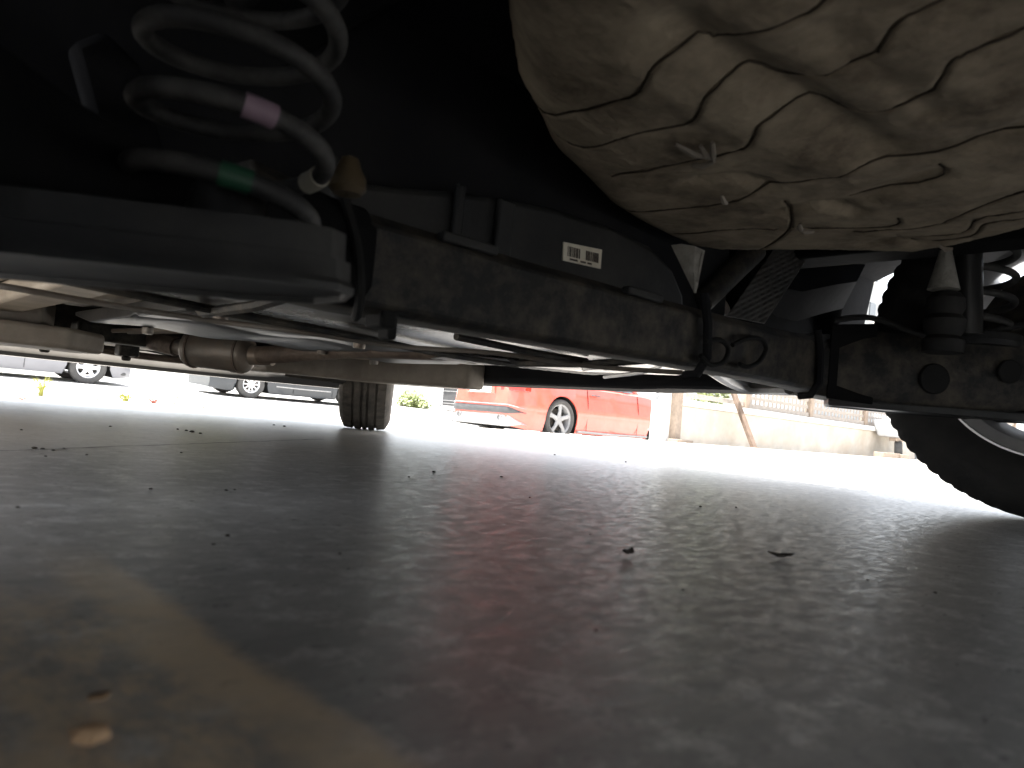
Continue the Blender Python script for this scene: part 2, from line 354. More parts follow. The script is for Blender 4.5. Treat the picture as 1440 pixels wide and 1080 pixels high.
# ------------------------------------------------------------------ car bodies (for the street and for the shell of the near car)
def make_body(root, P, paint, low=None):
    """P: wb, fo, ro (overhangs), W half width, R, zs sill, hood, belt, boot, roof, cab=(y0 windscreen foot, y1 roof front, y2 roof rear, y3 rear screen foot)"""
    wb, fo, ro, W, R = P['wb'], P['fo'], P['ro'], P['W'], P['R']; zs = P['zs']; ra = R + P.get('gap', .055)
    y0, y1, y2, y3 = P['cab']
    ys = set([round(-ro + (wb + fo + ro) * i / 46, 3) for i in range(47)])
    for yw in (0, wb):
        for k in range(25): ys.add(round(yw - ra * math.cos(PI * k / 24), 3))
    ys |= {round(-ro + t, 3) for t in (.012, .035, .08, .15)} | {round(wb + fo - t, 3) for t in (.012, .035, .08, .15)}
    ys = sorted(ys)
    def lerp(t, pts):
        for (a, va), (b, vb) in zip(pts, pts[1:]):
            if t <= b:
                k = (t - a) / (b - a) if b > a else 0; k = max(0, min(1, k)); k = k * k * (3 - 2 * k); return va + (vb - va) * k
        return pts[-1][1]
    top_pts = [(-ro, P['tail'] ), (-ro + .12, P['boot'] - .03), (-ro + .3, P['boot']), (y3, P['belt'] + .02), (y0, P['belt']), (wb + fo - .35, P['hood'] - .08), (wb + fo - .05, P['hood'] - .2), (wb + fo, P['hood'] - .26)]
    secs = []
    for y in ys:
        e = 1.0
        dr = min(1, (y + ro) / .42); df = min(1, (wb + fo - y) / .55)
        e *= 1 - P.get('rt', .16) * (1 - dr) ** 2.2; e *= 1 - P.get('ft', .26) * (1 - df) ** 2.2
        w = W * e
        zt = lerp(y, top_pts)
        zb = zs + .05 * (1 - min(1, (y + ro) / .3)) + .03 * (1 - min(1, (wb + fo - y) / .3))
        arch = 0
        for yw in (0, wb):
            dd = ra * ra - (y - yw) ** 2
            if dd > 0: arch = max(arch, R + math.sqrt(dd))
        zl = max(zb, arch)
        h = zt
        def wz(z):
            t = (z - zs) / max(.1, zt - zs)
            if t < .45: return w * (1 - .045 * ((.45 - t) / .45) ** 2)
            return w * (1 - .09 * ((t - .45) / .55) ** 2.2)
        lip = .012 if arch > zb else 0
        zc = P.get('crease', .62)
        zz = [zl, zl + .025]
        rest = [.3, .42, zc - .012, zc + .012, zc + .1, zt - .05]
        pts = [(0, max(zb, min(zl, zt - .12))), (w * .80, max(zb, min(zl, zt - .12))), (wz(zl) - .02 + lip * .3, zl)]
        last = zl
        for z in rest:
            z = max(z, last + .004); z = min(z, zt - .04); last = max(last, z)
            pts.append((wz(z) + (.006 if abs(z - zc - .012) < .003 else 0), z))
        pts += [(wz(zt) - .045, zt - .006), (wz(zt) * .6, zt + .02), (0, zt + .03)]
        sec = [(x, y, z) for x, z in pts] + [(-x, y, z) for x, z in pts[-2:0:-1]]
        secs.append(sec)
    mb = MB(); mb.loft(secs)
    nb = len(secs[0])
    # bottom ring faces dark
    for fi, f in enumerate(mb.f):
        k = fi % nb
        if fi < nb * (len(secs) - 1) and k in (0, 1, nb - 1, nb - 2): mb.m[fi] = 1
    body = mb.build('body', [paint, M['void']], root, angle=30)
    # greenhouse
    zb_, zr = P['belt'], P['roof']; wr = W * .70; wg = W * .885
    def ring(y, x, z): return [(x, y, z), (-x, y, z)]
    cab = MB()
    low_ = [(y0, wg * .92), (y0 - .35, wg), (y3 + .35, wg), (y3, wg * .86)]
    up = [(y1, wr * .92), (y1 - .2, wr), (y2 + .2, wr), (y2, wr * .94)]
    vs = []; 
    for (y, x), (yu, xu) in zip(low_, up):
        vs += [(x, y, zb_ - .01), (xu, yu, zr - .05), (-x, y, zb_ - .01), (-xu, yu, zr - .05)]
    fs = [(0, 1, 5, 4), (4, 5, 9, 8), (8, 9, 13, 12), (2, 6, 7, 3), (6, 10, 11, 7), (10, 14, 15, 11), (0, 2, 3, 1), (12, 13, 15, 14), (1, 3, 7, 5), (5, 7, 11, 9), (9, 11, 15, 13)]
    cab.add(vs, fs); cab.build('window', M['glass'], root, bevel=.02)
    rf = MB(); rs = []
    for y, x, dz in ((y1 + .02, wr * .9, -.045), (y1 - .12, wr * .99, 0), (y1 - .4, wr * 1.03, .02), (y2 + .4, wr * 1.03, .015), (y2 + .1, wr, -.01), (y2 - .03, wr * .93, -.05)):
        rs.append([(x, y, zr - .06 + dz), (x * .97, y, zr - .02 + dz), (x * .6, y, zr + .005 + dz), (-x * .6, y, zr + .005 + dz), (-x * .97, y, zr - .02 + dz), (-x, y, zr - .06 + dz)])
    rf.loft(rs); rf.build('roof', paint, root)
    pl = MB()
    for s in (1, -1):
        for (ya, xa), (yb, xb), r in (((y0, wg * .92), (y1, wr * .93), .035), ((y3, wg * .87), (y2, wr * .95), .05), (((y0 + y3) / 2, wg), ((y1 + y2) / 2, wr * 1.0), .035)):
            pl.tube([(s * xa, ya, zb_ - .02), (s * xb, yb, zr - .03)], r, 8)
    pl.split('pillar', paint, root)
    return body

def side_w(P, y, z):      # half width of the body near a height, for laying trim on it
    return P['W'] * (1 - .02 * abs(z - .55) / .4)

def door_seam(root, P, side, ya, yb, zt):
    mb = MB(); W = P['W'] + .004
    for y in (ya, yb):
        mb.tube([(side * W * .978, y, P['zs'] + .06), (side * W * .992, y, .5), (side * W * .985, y, .66), (side * W * .93, y, zt - .05)], .005, 6)
    mb.split('door_seam', M['void'], root)

def mirror(root, P, side, y, paint):
    mb = MB(); W = P['W']; z = P['belt'] + .06
    mb.tube([(side * W * .88, y, z - .02), (side * (W + .04), y, z)], [.03, .028], 8)
    mb.lathe([(.001, -.06), (.05, -.05), (.08, 0), (.075, .05), (.02, .07), (.001, .07)], (side * (W + .12), y, z + .03), 'Y', 16)
    mb.build('side_mirror', paint, root)

def handle(root, P, side, y, z):
    mb = MB(); W = P['W'] * .985
    mb.tube([(side * (W - .01), y - .09, z), (side * (W + .022), y - .07, z + .004), (side * (W + .022), y + .07, z + .004), (side * (W - .01), y + .09, z)], .012, 8)
    mb.build('door_handle', M['trim'], root)

STREET = 'cars parked along the street'
# silver car (faces +X)
def street_car(name, label, loc, rz, P, paint, spokes, width, rim_mat, twist=0, split=0.0, roll=0.0):
    r = empty(name, loc, rz); tag(r, label, 'car', STREET)
    if roll: r.rotation_euler = (Matrix.Rotation(roll, 3, 'X') @ Matrix.Rotation(rz, 3, 'Z')).to_euler()
    make_body(r, P, paint)
    tw = P['tw']
    for side in (1, -1):
        for y in (0, P['wb']):
            make_wheel(r, side * (P['W'] - tw / 2 - .02), y, P['R'], tw, P['rr'], side, rim_mat, M['far_rubber'], spokes, width, twist, name='wheel', split=split)
        door_seam(r, P, side, P['door'][0], P['door'][1], P['belt'])
        handle(r, P, side, P['door'][0] + .18, P['belt'] - .14)
        mirror(r, P, side, P['cab'][0] - .45, paint)
    return r

def dxy(px, py, d):
    q = atd(px, py, d); return q
# silver: visible wheel is its front wheel nearest us; car faces +X  => local +Y = +X => rz = -90deg
P1 = dict(wb=2.62, fo=.86, ro=.85, W=.90, R=.345, zs=.17, hood=.98, belt=.98, boot=1.02, tail=.95, roof=1.62, cab=(2.35, 1.75, -.45, -.72), rr=.215, tw=.22, door=(.45, 1.5), crease=.66)
q = dxy(122, 522, 15.3)
silver = street_car('parked_car', 'silver car at the far left with bright six spoke wheel and grass in front', (q.x - P1['wb'], q.y + P1['W'] - .12, .036), -PI / 2, P1, M['silver_paint'], 6, .085, M['bright_alloy'], roll=.047)
mb = MB()
for s in (1, -1): mb.lathe([(.001, .04), (.09, .02), (.12, -.06), (.1, -.16)], (s * .6, P1['wb'] + P1['fo'] - .14, .72), 'Y', 16)
mb.split('headlight', M['lamp_clear'], silver)
mb = MB(); mb.span((-.80, P1['wb'] + .5, .24), (.80, P1['wb'] + P1['fo'] - .12, .30)); mb.build('lower_bumper', M['trim'], silver, bevel=.02)
# dark car faces -X
P2 = dict(wb=2.60, fo=.90, ro=.95, W=.89, R=.325, zs=.14, hood=.86, belt=.90, boot=1.0, tail=.85, roof=1.46, cab=(2.25, 1.55, -.4, -.8), rr=.20, tw=.21, door=(.5, 1.55), crease=.52)
q = dxy(351, 543, 17.4)
dark = street_car('parked_car', 'dark slate car with silver ten spoke wheels across the street', (q.x + P2['wb'], q.y + P2['W'] - .12, .036), PI / 2, P2, M['dark_paint'], 10, .036, M['bright_alloy'], roll=.047)
yf = P2['wb'] + P2['fo']
mb = MB()
for i in range(5): mb.span((-.48, yf - .10, .30 + i * .045), (.48, yf - .015 + .006 * i, .318 + i * .045))
mb.build('grille', M['trim'], dark, bevel=.004)
for s in (1, -1):
    mb = MB(); mb.lathe([(.001, .03), (.06, .02), (.09, -.05)], (s * .57, yf - .16, .43), 'Y', 16); mb.build('fog_lamp', M['lamp_clear'], dark)
    mb = MB(); mb.lathe([(.001, .05), (.10, .02), (.14, -.1), (.12, -.2)], (s * .62, yf - .18, .67), 'Y', 16); mb.split('headlight', M['lamp_clear'], dark)
mb = MB()
for s in (1, -1): mb.tube([(s * P2['W'] * .985, .55, .33), (s * (P2['W'] * .99 + .008), 1.2, .325), (s * P2['W'] * .985, 2.0, .33)], .014, 6)
mb.split('door_trim', M['silver_trim'], dark)

# red coupe faces +X, its right side towards us
P3 = dict(wb=2.75, fo=.90, ro=.98, W=.92, R=.335, zs=.125, hood=.84, belt=.93, boot=1.0, tail=.80, roof=1.37, cab=(2.15, 1.35, -.05, -.55), rr=.25, tw=.25, door=(.62, 2.0), crease=.45, rt=.30, gap=.045)
q = dxy(783, 590, 12.2)
red = street_car('parked_car', 'red coupe parked at the kerb with five spoke grey alloy wheels', (q.x, q.y + P3['W'] - .12, q.z - P3['R']), -PI / 2, P3, M['red_paint'], 5, .075, M['grey_alloy'], twist=.3)
yr = -P3['ro']; W3 = P3['W']
mb = MB()      # dark rear valance following the bumper
def rear_arc(yoff, z0, z1, x1, n=14, depth=.05):
    half = [(.3, 0), (.58, .0), (.65, .008), (.695, .032), (.757, .08), (.822, .15), (.868, .22)]
    path = [(-x, y) for x, y in half[::-1]] + half
    secs = []
    for x, y in path:
        k = 1 if abs(x) < .68 else (1 - (abs(x) - .68) / .2)
        yy = yr + yoff + y; m = z0 + (z1 - z0) * .5; a = m - (m - z0) * (.35 + .65 * k) if depth > .02 else z0; b = z1
        xi = x * .93; kk = max(0, min(1, (.868 - abs(x)) / .2)); b = z0 + (z1 - z0) * (.3 + .7 * kk) if depth > .02 else z1 - .05 * (1 - kk); a = min(a, b - .015)
        secs.append([(x, yy, a + .01), (x * 1.004, yy - depth * .3, (a + b) / 2), (x, yy, b), (xi, yy + .12, b), (xi, yy + .12, a + .01)])
    return secs
mb.loft(rear_arc(-.012, .35, .47, .72)); mb.build('rear_valance', M['trim'], red, bevel=.006)
mb = MB(); mb.loft(rear_arc(.0, .15, .335, .76)); mb.build('diffuser', M['silver_trim'], red, bevel=.006)
mb = MB(); mb.loft(rear_arc(-.02, .485, .505, .78, depth=.01)); mb.build('bumper_trim', M['silver_trim'], red)
mb = MB(); mb.span((-.34, yr - .025, .66), (.34, yr + .05, .80)); mb.build('plate_recess', M['red_paint'], red, bevel=.02)
mb = MB(); mb.span((-.26, yr - .034, .675), (.26, yr - .022, .785)); mb.build('number_plate', M['plate'], red, bevel=.008)
for s in (1, -1):
    mb = MB(); secs = []
    for i in range(7):
        x = s * (.46 + .40 * i / 6); yy = yr + .03 + .22 * (abs(x) / W3) ** 5
        secs.append([(x, yy - .045, .72), (x, yy - .045, .86), (x, yy + .1, .86), (x, yy + .1, .72)])
    mb.loft(secs); mb.build('tail_light', M['lamp_red'], red, bevel=.012)
    mb = MB(); mb.lathe([(.04, -.05), (.045, -.02), (.045, .1), (.036, .1), (.036, -.04)], (s * .5, yr + .02, .29), 'Y', 20); mb.build('exhaust_tip', M['silver_trim'], red)
    mb = MB(); mb.tube([(s * W3 * .962, .42, .165), (s * W3 * .98, 1.4, .155), (s * W3 * .962, 2.33, .165)], .022, 8); mb.split('side_skirt', M['silver_trim'], red)

# pale car further on, facing us (-X side of the red one), only its nose shows
P4 = dict(wb=2.55, fo=.85, ro=.8, W=.88, R=.315, zs=.22, hood=.98, belt=.96, boot=1.0, tail=.9, roof=1.5, cab=(2.2, 1.55, -.4, -.7), rr=.2, tw=.2, door=(.5, 1.5), crease=.6)
dq = atd(643, 576, 18.0)
white = street_car('parked_car', 'white car with black grille half hidden behind the red coupe', (dq.x + P4['wb'] + P4['fo'], dq.y, -.11), PI / 2, P4, M['white_paint'], 7, .05, M['grey_alloy'])
yf = P4['wb'] + P4['fo']
mb = MB(); mb.span((-.62, yf - .1, .34), (.62, yf + .012, .86)); mb.build('grille', M['trim'], white, bevel=.03)
mb = MB()
for z in (.40, .47, .70, .77): mb.span((-.60, yf - .02, z), (.60, yf + .024, z + .018))
mb.split('grille_bar', M['silver_trim'], white)
mb = MB(); mb.lathe([(.001, .03), (.05, .028), (.06, .02), (.06, 0)], (-.3, yf + .006, .80), 'Y', 24); mb.build('badge', M['silver_trim'], white)
mb = MB(); mb.span((-.56, yf, .52), (-.08, yf + .03, .64)); mb.build('number_plate', M['plate'], white, bevel=.005)
for s in (1, -1):
    mb = MB(); mb.lathe([(.001, .03), (.10, .0), (.13, -.1), (.12, -.2)], (s * .6, yf - .12, .72), 'Y', 16); mb.split('headlight', M['lamp_clear'], white)
    mb = MB(); mb.span((s * .45, yf - .2, .28), (s * .74, yf - .03, .40)); mb.split('air_intake', M['trim'], white, bevel=.02)

# ------------------------------------------------------------------ the near car, seen from below
car = empty('hatchback', (0, 0, 0)); tag(car, 'near car whose dirty underside, springs and wheels fill the picture', 'car')
own = car
# wheels
RW, TW, RR = .30, .205, .197
make_wheel(car, .833, .02, .318, .20, .207, 1, M['alloy'], M['rubber'], 5, .062, .62, detail=True, name='rear_wheel')
make_wheel(car, -.905, .0, .318, .23, .207, -1, M['alloy'], M['rubber'], 5, .062, .3, detail=True, name='rear_wheel')
make_wheel(car, .815, 2.28, RW, .188, RR, 1, M['alloy'], M['dusty_rubber'], 5, .062, .1, detail=True, name='front_wheel', steer=math.radians(35))
make_wheel(car, -.87, 2.27, RW, .20, RR, -1, M['alloy'], M['dusty_rubber'], 5, .062, .1, detail=True, name='front_wheel', steer=math.radians(33))
# outer shell
P0 = dict(wb=2.27, fo=.78, ro=.70, W=.965, R=.30, zs=.52, hood=1.0, belt=1.0, boot=1.02, tail=.92, roof=1.52, cab=(2.0, 1.35, -.35, -.62), crease=.72, gap=.07)
make_body(car, P0, M['own_paint'])
for s in (1, -1):
    mb = MB(); x0, x1 = (.79, .955) if s > 0 else (-.955, -.79)
    zl_ = 0 if s > 0 else .10  # unseen left sill raised towards the front to let more light under
    mb.prism([(x0, .45, .215), (x0, .85, .21), (x0, .95, .205 + zl_), (x0, 1.84, .20 + zl_), (x0, 1.86, .53), (x0, .40, .53)], (x1 - x0, 0, 0)); mb.build('sill', M['liner'], car, bevel=.02)
    mb = MB(); a = []
    for k in range(9):
        t = PI * k / 8
    door_seam(car, dict(W=.965, zs=.5), s, .55, 1.5, 1.0); handle(car, P0, s, .75, .86); mirror(car, P0, s, 1.6, M['own_paint'])
def bumper(y0, dirn, z0, z1, name, lip):
    secs = []
    for i in range(25):
        x = -.95 + 1.9 * i / 24; b = .30 * (abs(x) / .95) ** 3.2; y = y0 - dirn * b
        secs.append([(x, y - dirn * .03, z0), (x, y, z0 + .03), (x, y + dirn * .03, (z0 + z1) / 2), (x, y + dirn * .01, z1), (x, y - dirn * .16, z1), (x, y - dirn * .16, z0 + .04), (x, y - dirn * .12, z0)])
    mb = MB(); mb.loft(secs); return mb.build(name, [M['black_plastic']], car)
bumper(2.98, 1, .158, .56, 'front_bumper', 0)
bumper(-.70, -1, .19, .56, 'rear_bumper', 0)

# --- rear axle beam: a folded C section across the car
U0 = .30
mb = MB(); secs = []
for x, z0, z1, dy in ((-.56, .185, .285, -.01), (-.45, .183, .272, 0), (-.25, .185, .270, .0), (0, .190, .272, 0), (.25, .193, .276, 0), (.42, .192, .282, -.005), (.50, .188, .295, -.01), (.56, .185, .300, -.015)):
    y = U0 + dy
    secs.append([(x, y, z0 + .006), (x, y - .004, z1 - .012), (x, y + .010, z1), (x, y + .055, z1 + .004), (x, y + .055, z1 - .008), (x, y + .02, z1 - .012), (x, y + .012, z0 + .012), (x, y + .06, z0 + .008), (x, y + .06, z0), (x, y + .012, z0)])
mb.loft(secs); beam = mb.build('axle_beam', M['black_steel'], car, bevel=.003)
mb = MB()   # fold tab steps along the top of the beam
for px, w in ((330 / 1, .0),): pass
for x in (-.335, -.05): mb.span((x - .035, U0 - .009, .262), (x + .035, U0 + .004, .272))
mb.split('beam_tab', M['black_paint'], beam, bevel=.002)
mb = MB()   # bands round the beam, and the cable loops tied to it
for px in (983, 1145):
    q = onu(px, 460, U0); x = q.x
    mb.tube([(x - .012, U0 - .012, .290), (x - .004, U0 - .016, .25), (x + .004, U0 - .014, .205), (x + .004, U0 + .0, .182), (x + .004, U0 + .02, .180)], .0065, 8)
mb.split('clamp_band', M['liner'], beam)
mb = MB()
def pxpath(pts, u, du=0): return [onu(px, py, u) + Vector((0, du, 0)) for px, py in pts]
mb.tube(smooth(pxpath([(985, 500), (1000, 513), (1018, 508), (1024, 490), (1012, 478), (992, 480)], U0 - .016)), .0035, 8)
mb.tube(smooth(pxpath([(1030, 485), (1052, 476), (1070, 477), (1077, 490), (1068, 508), (1052, 516), (1040, 512)], U0 - .017)), .0035, 8)
mb.tube(smooth([(-.50, U0 - .02, .30), (-.47, U0 - .018, .24), (-.462, U0 - .02, .20), (-.45, U0 + .0, .18), (-.44, U0 + .02, .178)]), .0045, 8)
mb.split('brake_cable', M['void'], beam)
# clip that hangs under the left of the beam
mb = MB(); q = onu(536, 440, U0 + .02); mb.box(q, (.018, .03, .03)); q = onu(545, 462, U0 + .02); mb.box(q, (.010, .02, .022)); mb.split('cable_clip', M['void'], beam, bevel=.003)
# --- wall behind the beam that carries the sticker
UW = U0 + .062
top = [(470, 250), (560, 262), (640, 268), (700, 276), (780, 292), (860, 318), (915, 345), (948, 380), (962, 415)]
poly = [onu(px, py, UW) for px, py in top]; poly += [Vector((poly[-1].x + .01, UW, .262)), Vector((poly[0].x, UW, .262))]
mb = MB(); mb.prism(poly, (0, .05, 0)); wall = mb.build('axle_wall', M['black_paint'], car, bevel=.008, seg=3)
mb = MB()
for px, w in ((706, .012), (640, .006)):
    q = onu(px, 330, UW - .004); mb.span((q.x - w, UW - .010, .262), (q.x + w, UW - .001, .345))
mb.split('wall_rib', M['black_paint'], wall, bevel=.003)
# sticker
cor = [onu(px, py, UW - .003) for px, py in ((793, 340), (847, 351), (845, 378), (792, 366))]
A = cor[3]; ex = cor[2] - cor[3]; ey = cor[0] - cor[3]
mb = MB(); mb.prism(cor, (0, .0025, 0)); st = mb.build('barcode_sticker', M['sticker'], wall, bevel=.0006)
mb = MB(); s = .10
random.seed(3)
while s < .92:
    w = random.choice((.012, .012, .02, .03))
    if not (.42 < s < .55):
        p = [A + ex * s + ey * .28, A + ex * (s + w) + ey * .28, A + ex * (s + w) + ey * .82, A + ex * s + ey * .82]
        mb.prism([q + Vector((0, -.0006, 0)) for q in p], (0, .0004, 0))
    s += w + random.choice((.010, .014, .022))
for a0, a1 in ((.16, .36), (.44, .58), (.62, .74)):
    k = a0
    while k < a1:
        p = [A + ex * k + ey * .09, A + ex * (k + .014) + ey * .09, A + ex * (k + .014) + ey * .19, A + ex * k + ey * .19]
        mb.prism([q + Vector((0, -.0006, 0)) for q in p], (0, .0004, 0)); k += .021
mb.build('barcode', M['ink'], wall)

# --- springs, seats, arms, both sides
def spring(sx):
    cx, cy = .615 * sx, .158
    if sx < 0: cx, cy = -.613, .198
    else: cx, cy = .665, .125
    mb = MB(); path = []
    turns, zb0, pitch, r = (5.2, .201, .0415, .058) if sx < 0 else (4.2, .312, .042, .054)
    n = int(turns * 40)
    ph0 = 2.2
    for i in range(n + 1):
        t = i / 40; a = ph0 - 2 * PI * t
        rr_ = r * (0.84 + .16 * min(1, t / 1.0)) 
        path.append((cx + rr_ * math.cos(a), cy + rr_ * math.sin(a), zb0 + pitch * max(0, t - .15)))
    mb.tube(path, .0064, 12); sp = mb.build('coil_spring', M['spring_grey'], car)
    return sp, path
def seat(sx):
    mb = MB()
    if sx > 0:
        secs = []
        for z, k in ((.173, .93), (.170, .98), (.173, 1.0), (.184, 1.0), (.186, .95)):
            pl = [(.50, .30), (.60, .165), (.72, .03), (.80, .02), (.80, .12), (.68, .25), (.56, .335)]
            secs.append([(.66 + (x - .66) * k, .17 + (y - .17) * k, z) for x, y in pl])
        mb.loft(secs); so = mb.build('spring_seat', M['black_paint'], car, bevel=.004)
        mb = MB(); mb.lathe([(.001, .292), (.066, .292), (.071, .3), (.069, .312), (.063, .306), (.03, .307), (.001, .31)], (.665, .125, 0), 'Z', 40); mb.build('seat_cup', M['black_paint'], so)
        return so
    pl = [(-.82, .222), (-.728, .152), (-.622, .076), (-.602, .070), (-.590, .076), (-.578, .104), (-.580, .132), (-.60, .165), (-.70, .265), (-.80, .36)]
    secs = []
    cxm = sum(p[0] for p in pl) / len(pl); cym = sum(p[1] for p in pl) / len(pl)
    for z, k in ((.1605, .80), (.1605, .965), (.1570, .975), (.1570, 1.035), (.1605, 1.04), (.1635, 1.0), (.1740, .985), (.1745, .93), (.1900, .915), (.1905, .85)):
        secs.append([((cxm + (x - cxm) * (1 - (1 - k) * .4)) * (-sx), cym + (y - cym) * (1 - (1 - k) * .7), z) for x, y in pl])
    mb.loft(secs); so = mb.build('spring_seat', M['black_paint'], car, bevel=.0016, seg=2, angle=24)
    cx, cy = (-.613, .195) if sx < 0 else (.665, .125)
    mb = MB(); mb.lathe([(.001, .18), (.060, .18), (.064, .186), (.062, .192), (.045, .188), (.03, .192), (.022, .225), (.014, .240), (.001, .242)], (cx, cy, 0), 'Z', 40)
    mb.build('seat_cup', M['black_paint'], so)
    return so
def arm(sx):
    mb = MB(); secs = []
    st = ((.47, .335, .185, .275, .05), (.55, .31, .18, .27, .05), (.65, .28, .175, .25, .05), (.72, .24, .175, .26, .045), (.79, .18, .18, .27, .04)) if sx < 0 else None
    for x, y, z0, z1, w in st or ((.47, .335, .185, .275, .05), (.53, .285, .180, .300, .055), (.62, .20, .182, .312, .055), (.70, .10, .184, .322, .05), (.775, .0, .205, .37, .05), (.79, -.06, .24, .36, .04)):
        nx, ny = .64, .77
        a_ = []
        for e, z in ((-1, z0 + .02), (-.8, z0), (.8, z0), (1, z0 + .02), (1, z1 - .02), (.75, z1), (-.75, z1), (-1, z1 - .02)):
            a_.append((sx * (x + e * w * nx), y + e * w * ny, z))
        secs.append(a_)
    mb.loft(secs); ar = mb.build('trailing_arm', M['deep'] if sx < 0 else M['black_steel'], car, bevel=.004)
    if sx > 0:
        e_ = Vector((-.64, -.77, 0)); t_ = Vector((.64, -.77, 0)).normalized(); t_ = Vector((.09, -.085, 0)).normalized()
        for (x, y, z, r_) in ((.585, .165, .228, .026), (.66, .075, .25, .020)):
            mb = MB(); c_ = Vector((x, y, z)); mb.tube([c_ + e_ * .004, c_ + e_ * .012], r_, 28); mb.build('bushing', M['void'], ar, bevel=.002)
        mb = MB(); mb.loft([[(.455, .285, .180), (.455, .285, .305), (.52, .235, .315), (.52, .235, .176)], [(.452, .281, .180), (.452, .281, .305), (.517, .231, .315), (.517, .231, .176)]]); mb.build('arm_bracket', M['deep'], ar, bevel=.0015)
        mb = MB(); mb.tube(smooth([(.44, .275, .31), (.50, .235, .322), (.58, .165, .30), (.66, .08, .325), (.74, -.02, .36)]), .005, 8); mb.build('brake_hose', M['rubber'], ar)
    return ar
for sx in (-1, 1):
    sp, path = spring(sx)
    if sx < 0:
        # paint marks: short sleeves over the wire, on the side of the coil that faces the camera
        def near(px, py):
            r = ray(px, py).normalized(); c_ = []
            for i, p in enumerate(path):
                w = Vector(p) - CAM; c_.append(((w - r * w.dot(r)).length, w.dot(r), i))
            m_ = min(c_)[0]; best = min((dd, i) for d, dd, i in c_ if d < m_ + .006)
            return best[1]
        for px, py, k, nm in ((411, 142, 1, 'pink'), (355, 249, 1, 'green'), (432, 266, 1, 'white_mark')):
            i = near(px, py); mb = MB(); mb.tube(path[max(0, i - k):i + k + 1], .0074, 12); mb.build('paint_mark', M[nm], sp)
    seat(sx); arm(sx)
    mb = MB()      # damper
    x = .72 * sx; y = -.10
    mb.lathe([(.001, .27), (.026, .27), (.026, .46), (.018, .465), (.008, .47), (.008, .60), (.001, .60)], (x, y, 0), 'Z', 24); mb.build('shock_absorber', M['black_paint'], car)
# bump stop and the dusty cone above it, right side
def cone_piece(name, base_px, base_d, apex_px, apex_d, r0, r1, m, par=car, n=20, flat=.5):
    a, b = atd(*base_px, base_d), atd(*apex_px, apex_d)
    mb = MB(); mb.tube([a, a.lerp(b, .15), a.lerp(b, .5), b], [r0, r0 * .92, r0 * .5 + r1 * .5, r1], n); return mb.build(name, m, par)
q = atd(1327, 470, 1.20)
mb = MB(); mb.lathe([(.001, .265), (.030, .265), (.031, .285), (.024, .292), (.030, .302), (.031, .318), (.024, .326), (.028, .336), (.028, .352), (.020, .362), (.001, .364)], (q.x, q.y, 0), 'Z', 28); mb.build('bump_stop', M['rubber'], car)
a = atd(1327, 402, 1.20)
mb = MB(); mb.tube([a + Vector((0, 0, -.006)), a + Vector((0, 0, .022)), atd(1330, 352, 1.2)], [.024, .017, .009], 16); mb.build('stop_bracket', M['pale_dust'], car)
mb = MB(); mb.tube([atd(1362, 470, 1.24), atd(1362, 330, 1.24)], .021, 16); mb.build('spring_post', M['black_plastic'], car)
# amber rubber cup beside the left spring
q = onu(490, 250, .20)
mb = MB(); mb.lathe([(.001, .0), (.010, .0), (.0135, .004), (.0125, .012), (.009, .018), (.006, .026), (.001, .028)], (q.x, q.y, q.z - .012), 'Z', 24); mb.build('rubber_cup', M['amber'], car)

# --- dark floor and rails over the axle
mb = MB(); mb.span((-.80, -.66, .505), (.80, .47, .52)); mb.build('rear_floor', M['liner'], car)
mb = MB()
for s in (1, -1): mb.span((s * .47, -.62, .43), (s * .56, .46, .505))
mb.split('chassis_rail', M['deep'], car, bevel=.01)
mb = MB()
mb.prism([(-.80, .395, .275), (-.80, .395, .505), (.30, .395, .505), (.30, .395, .275)], (0, .012, 0)); mb.build('floor_kickup', M['liner'], car)
mb = MB()   # plates beside the left spring
mb.prism([onu(px, py, .33) for px, py in ((100, 60), (130, 170), (160, 260), (260, 300), (200, 90), (150, 40))], (0, .02, 0))
mb.build('spring_bracket', M['liner'], car, bevel=.006)

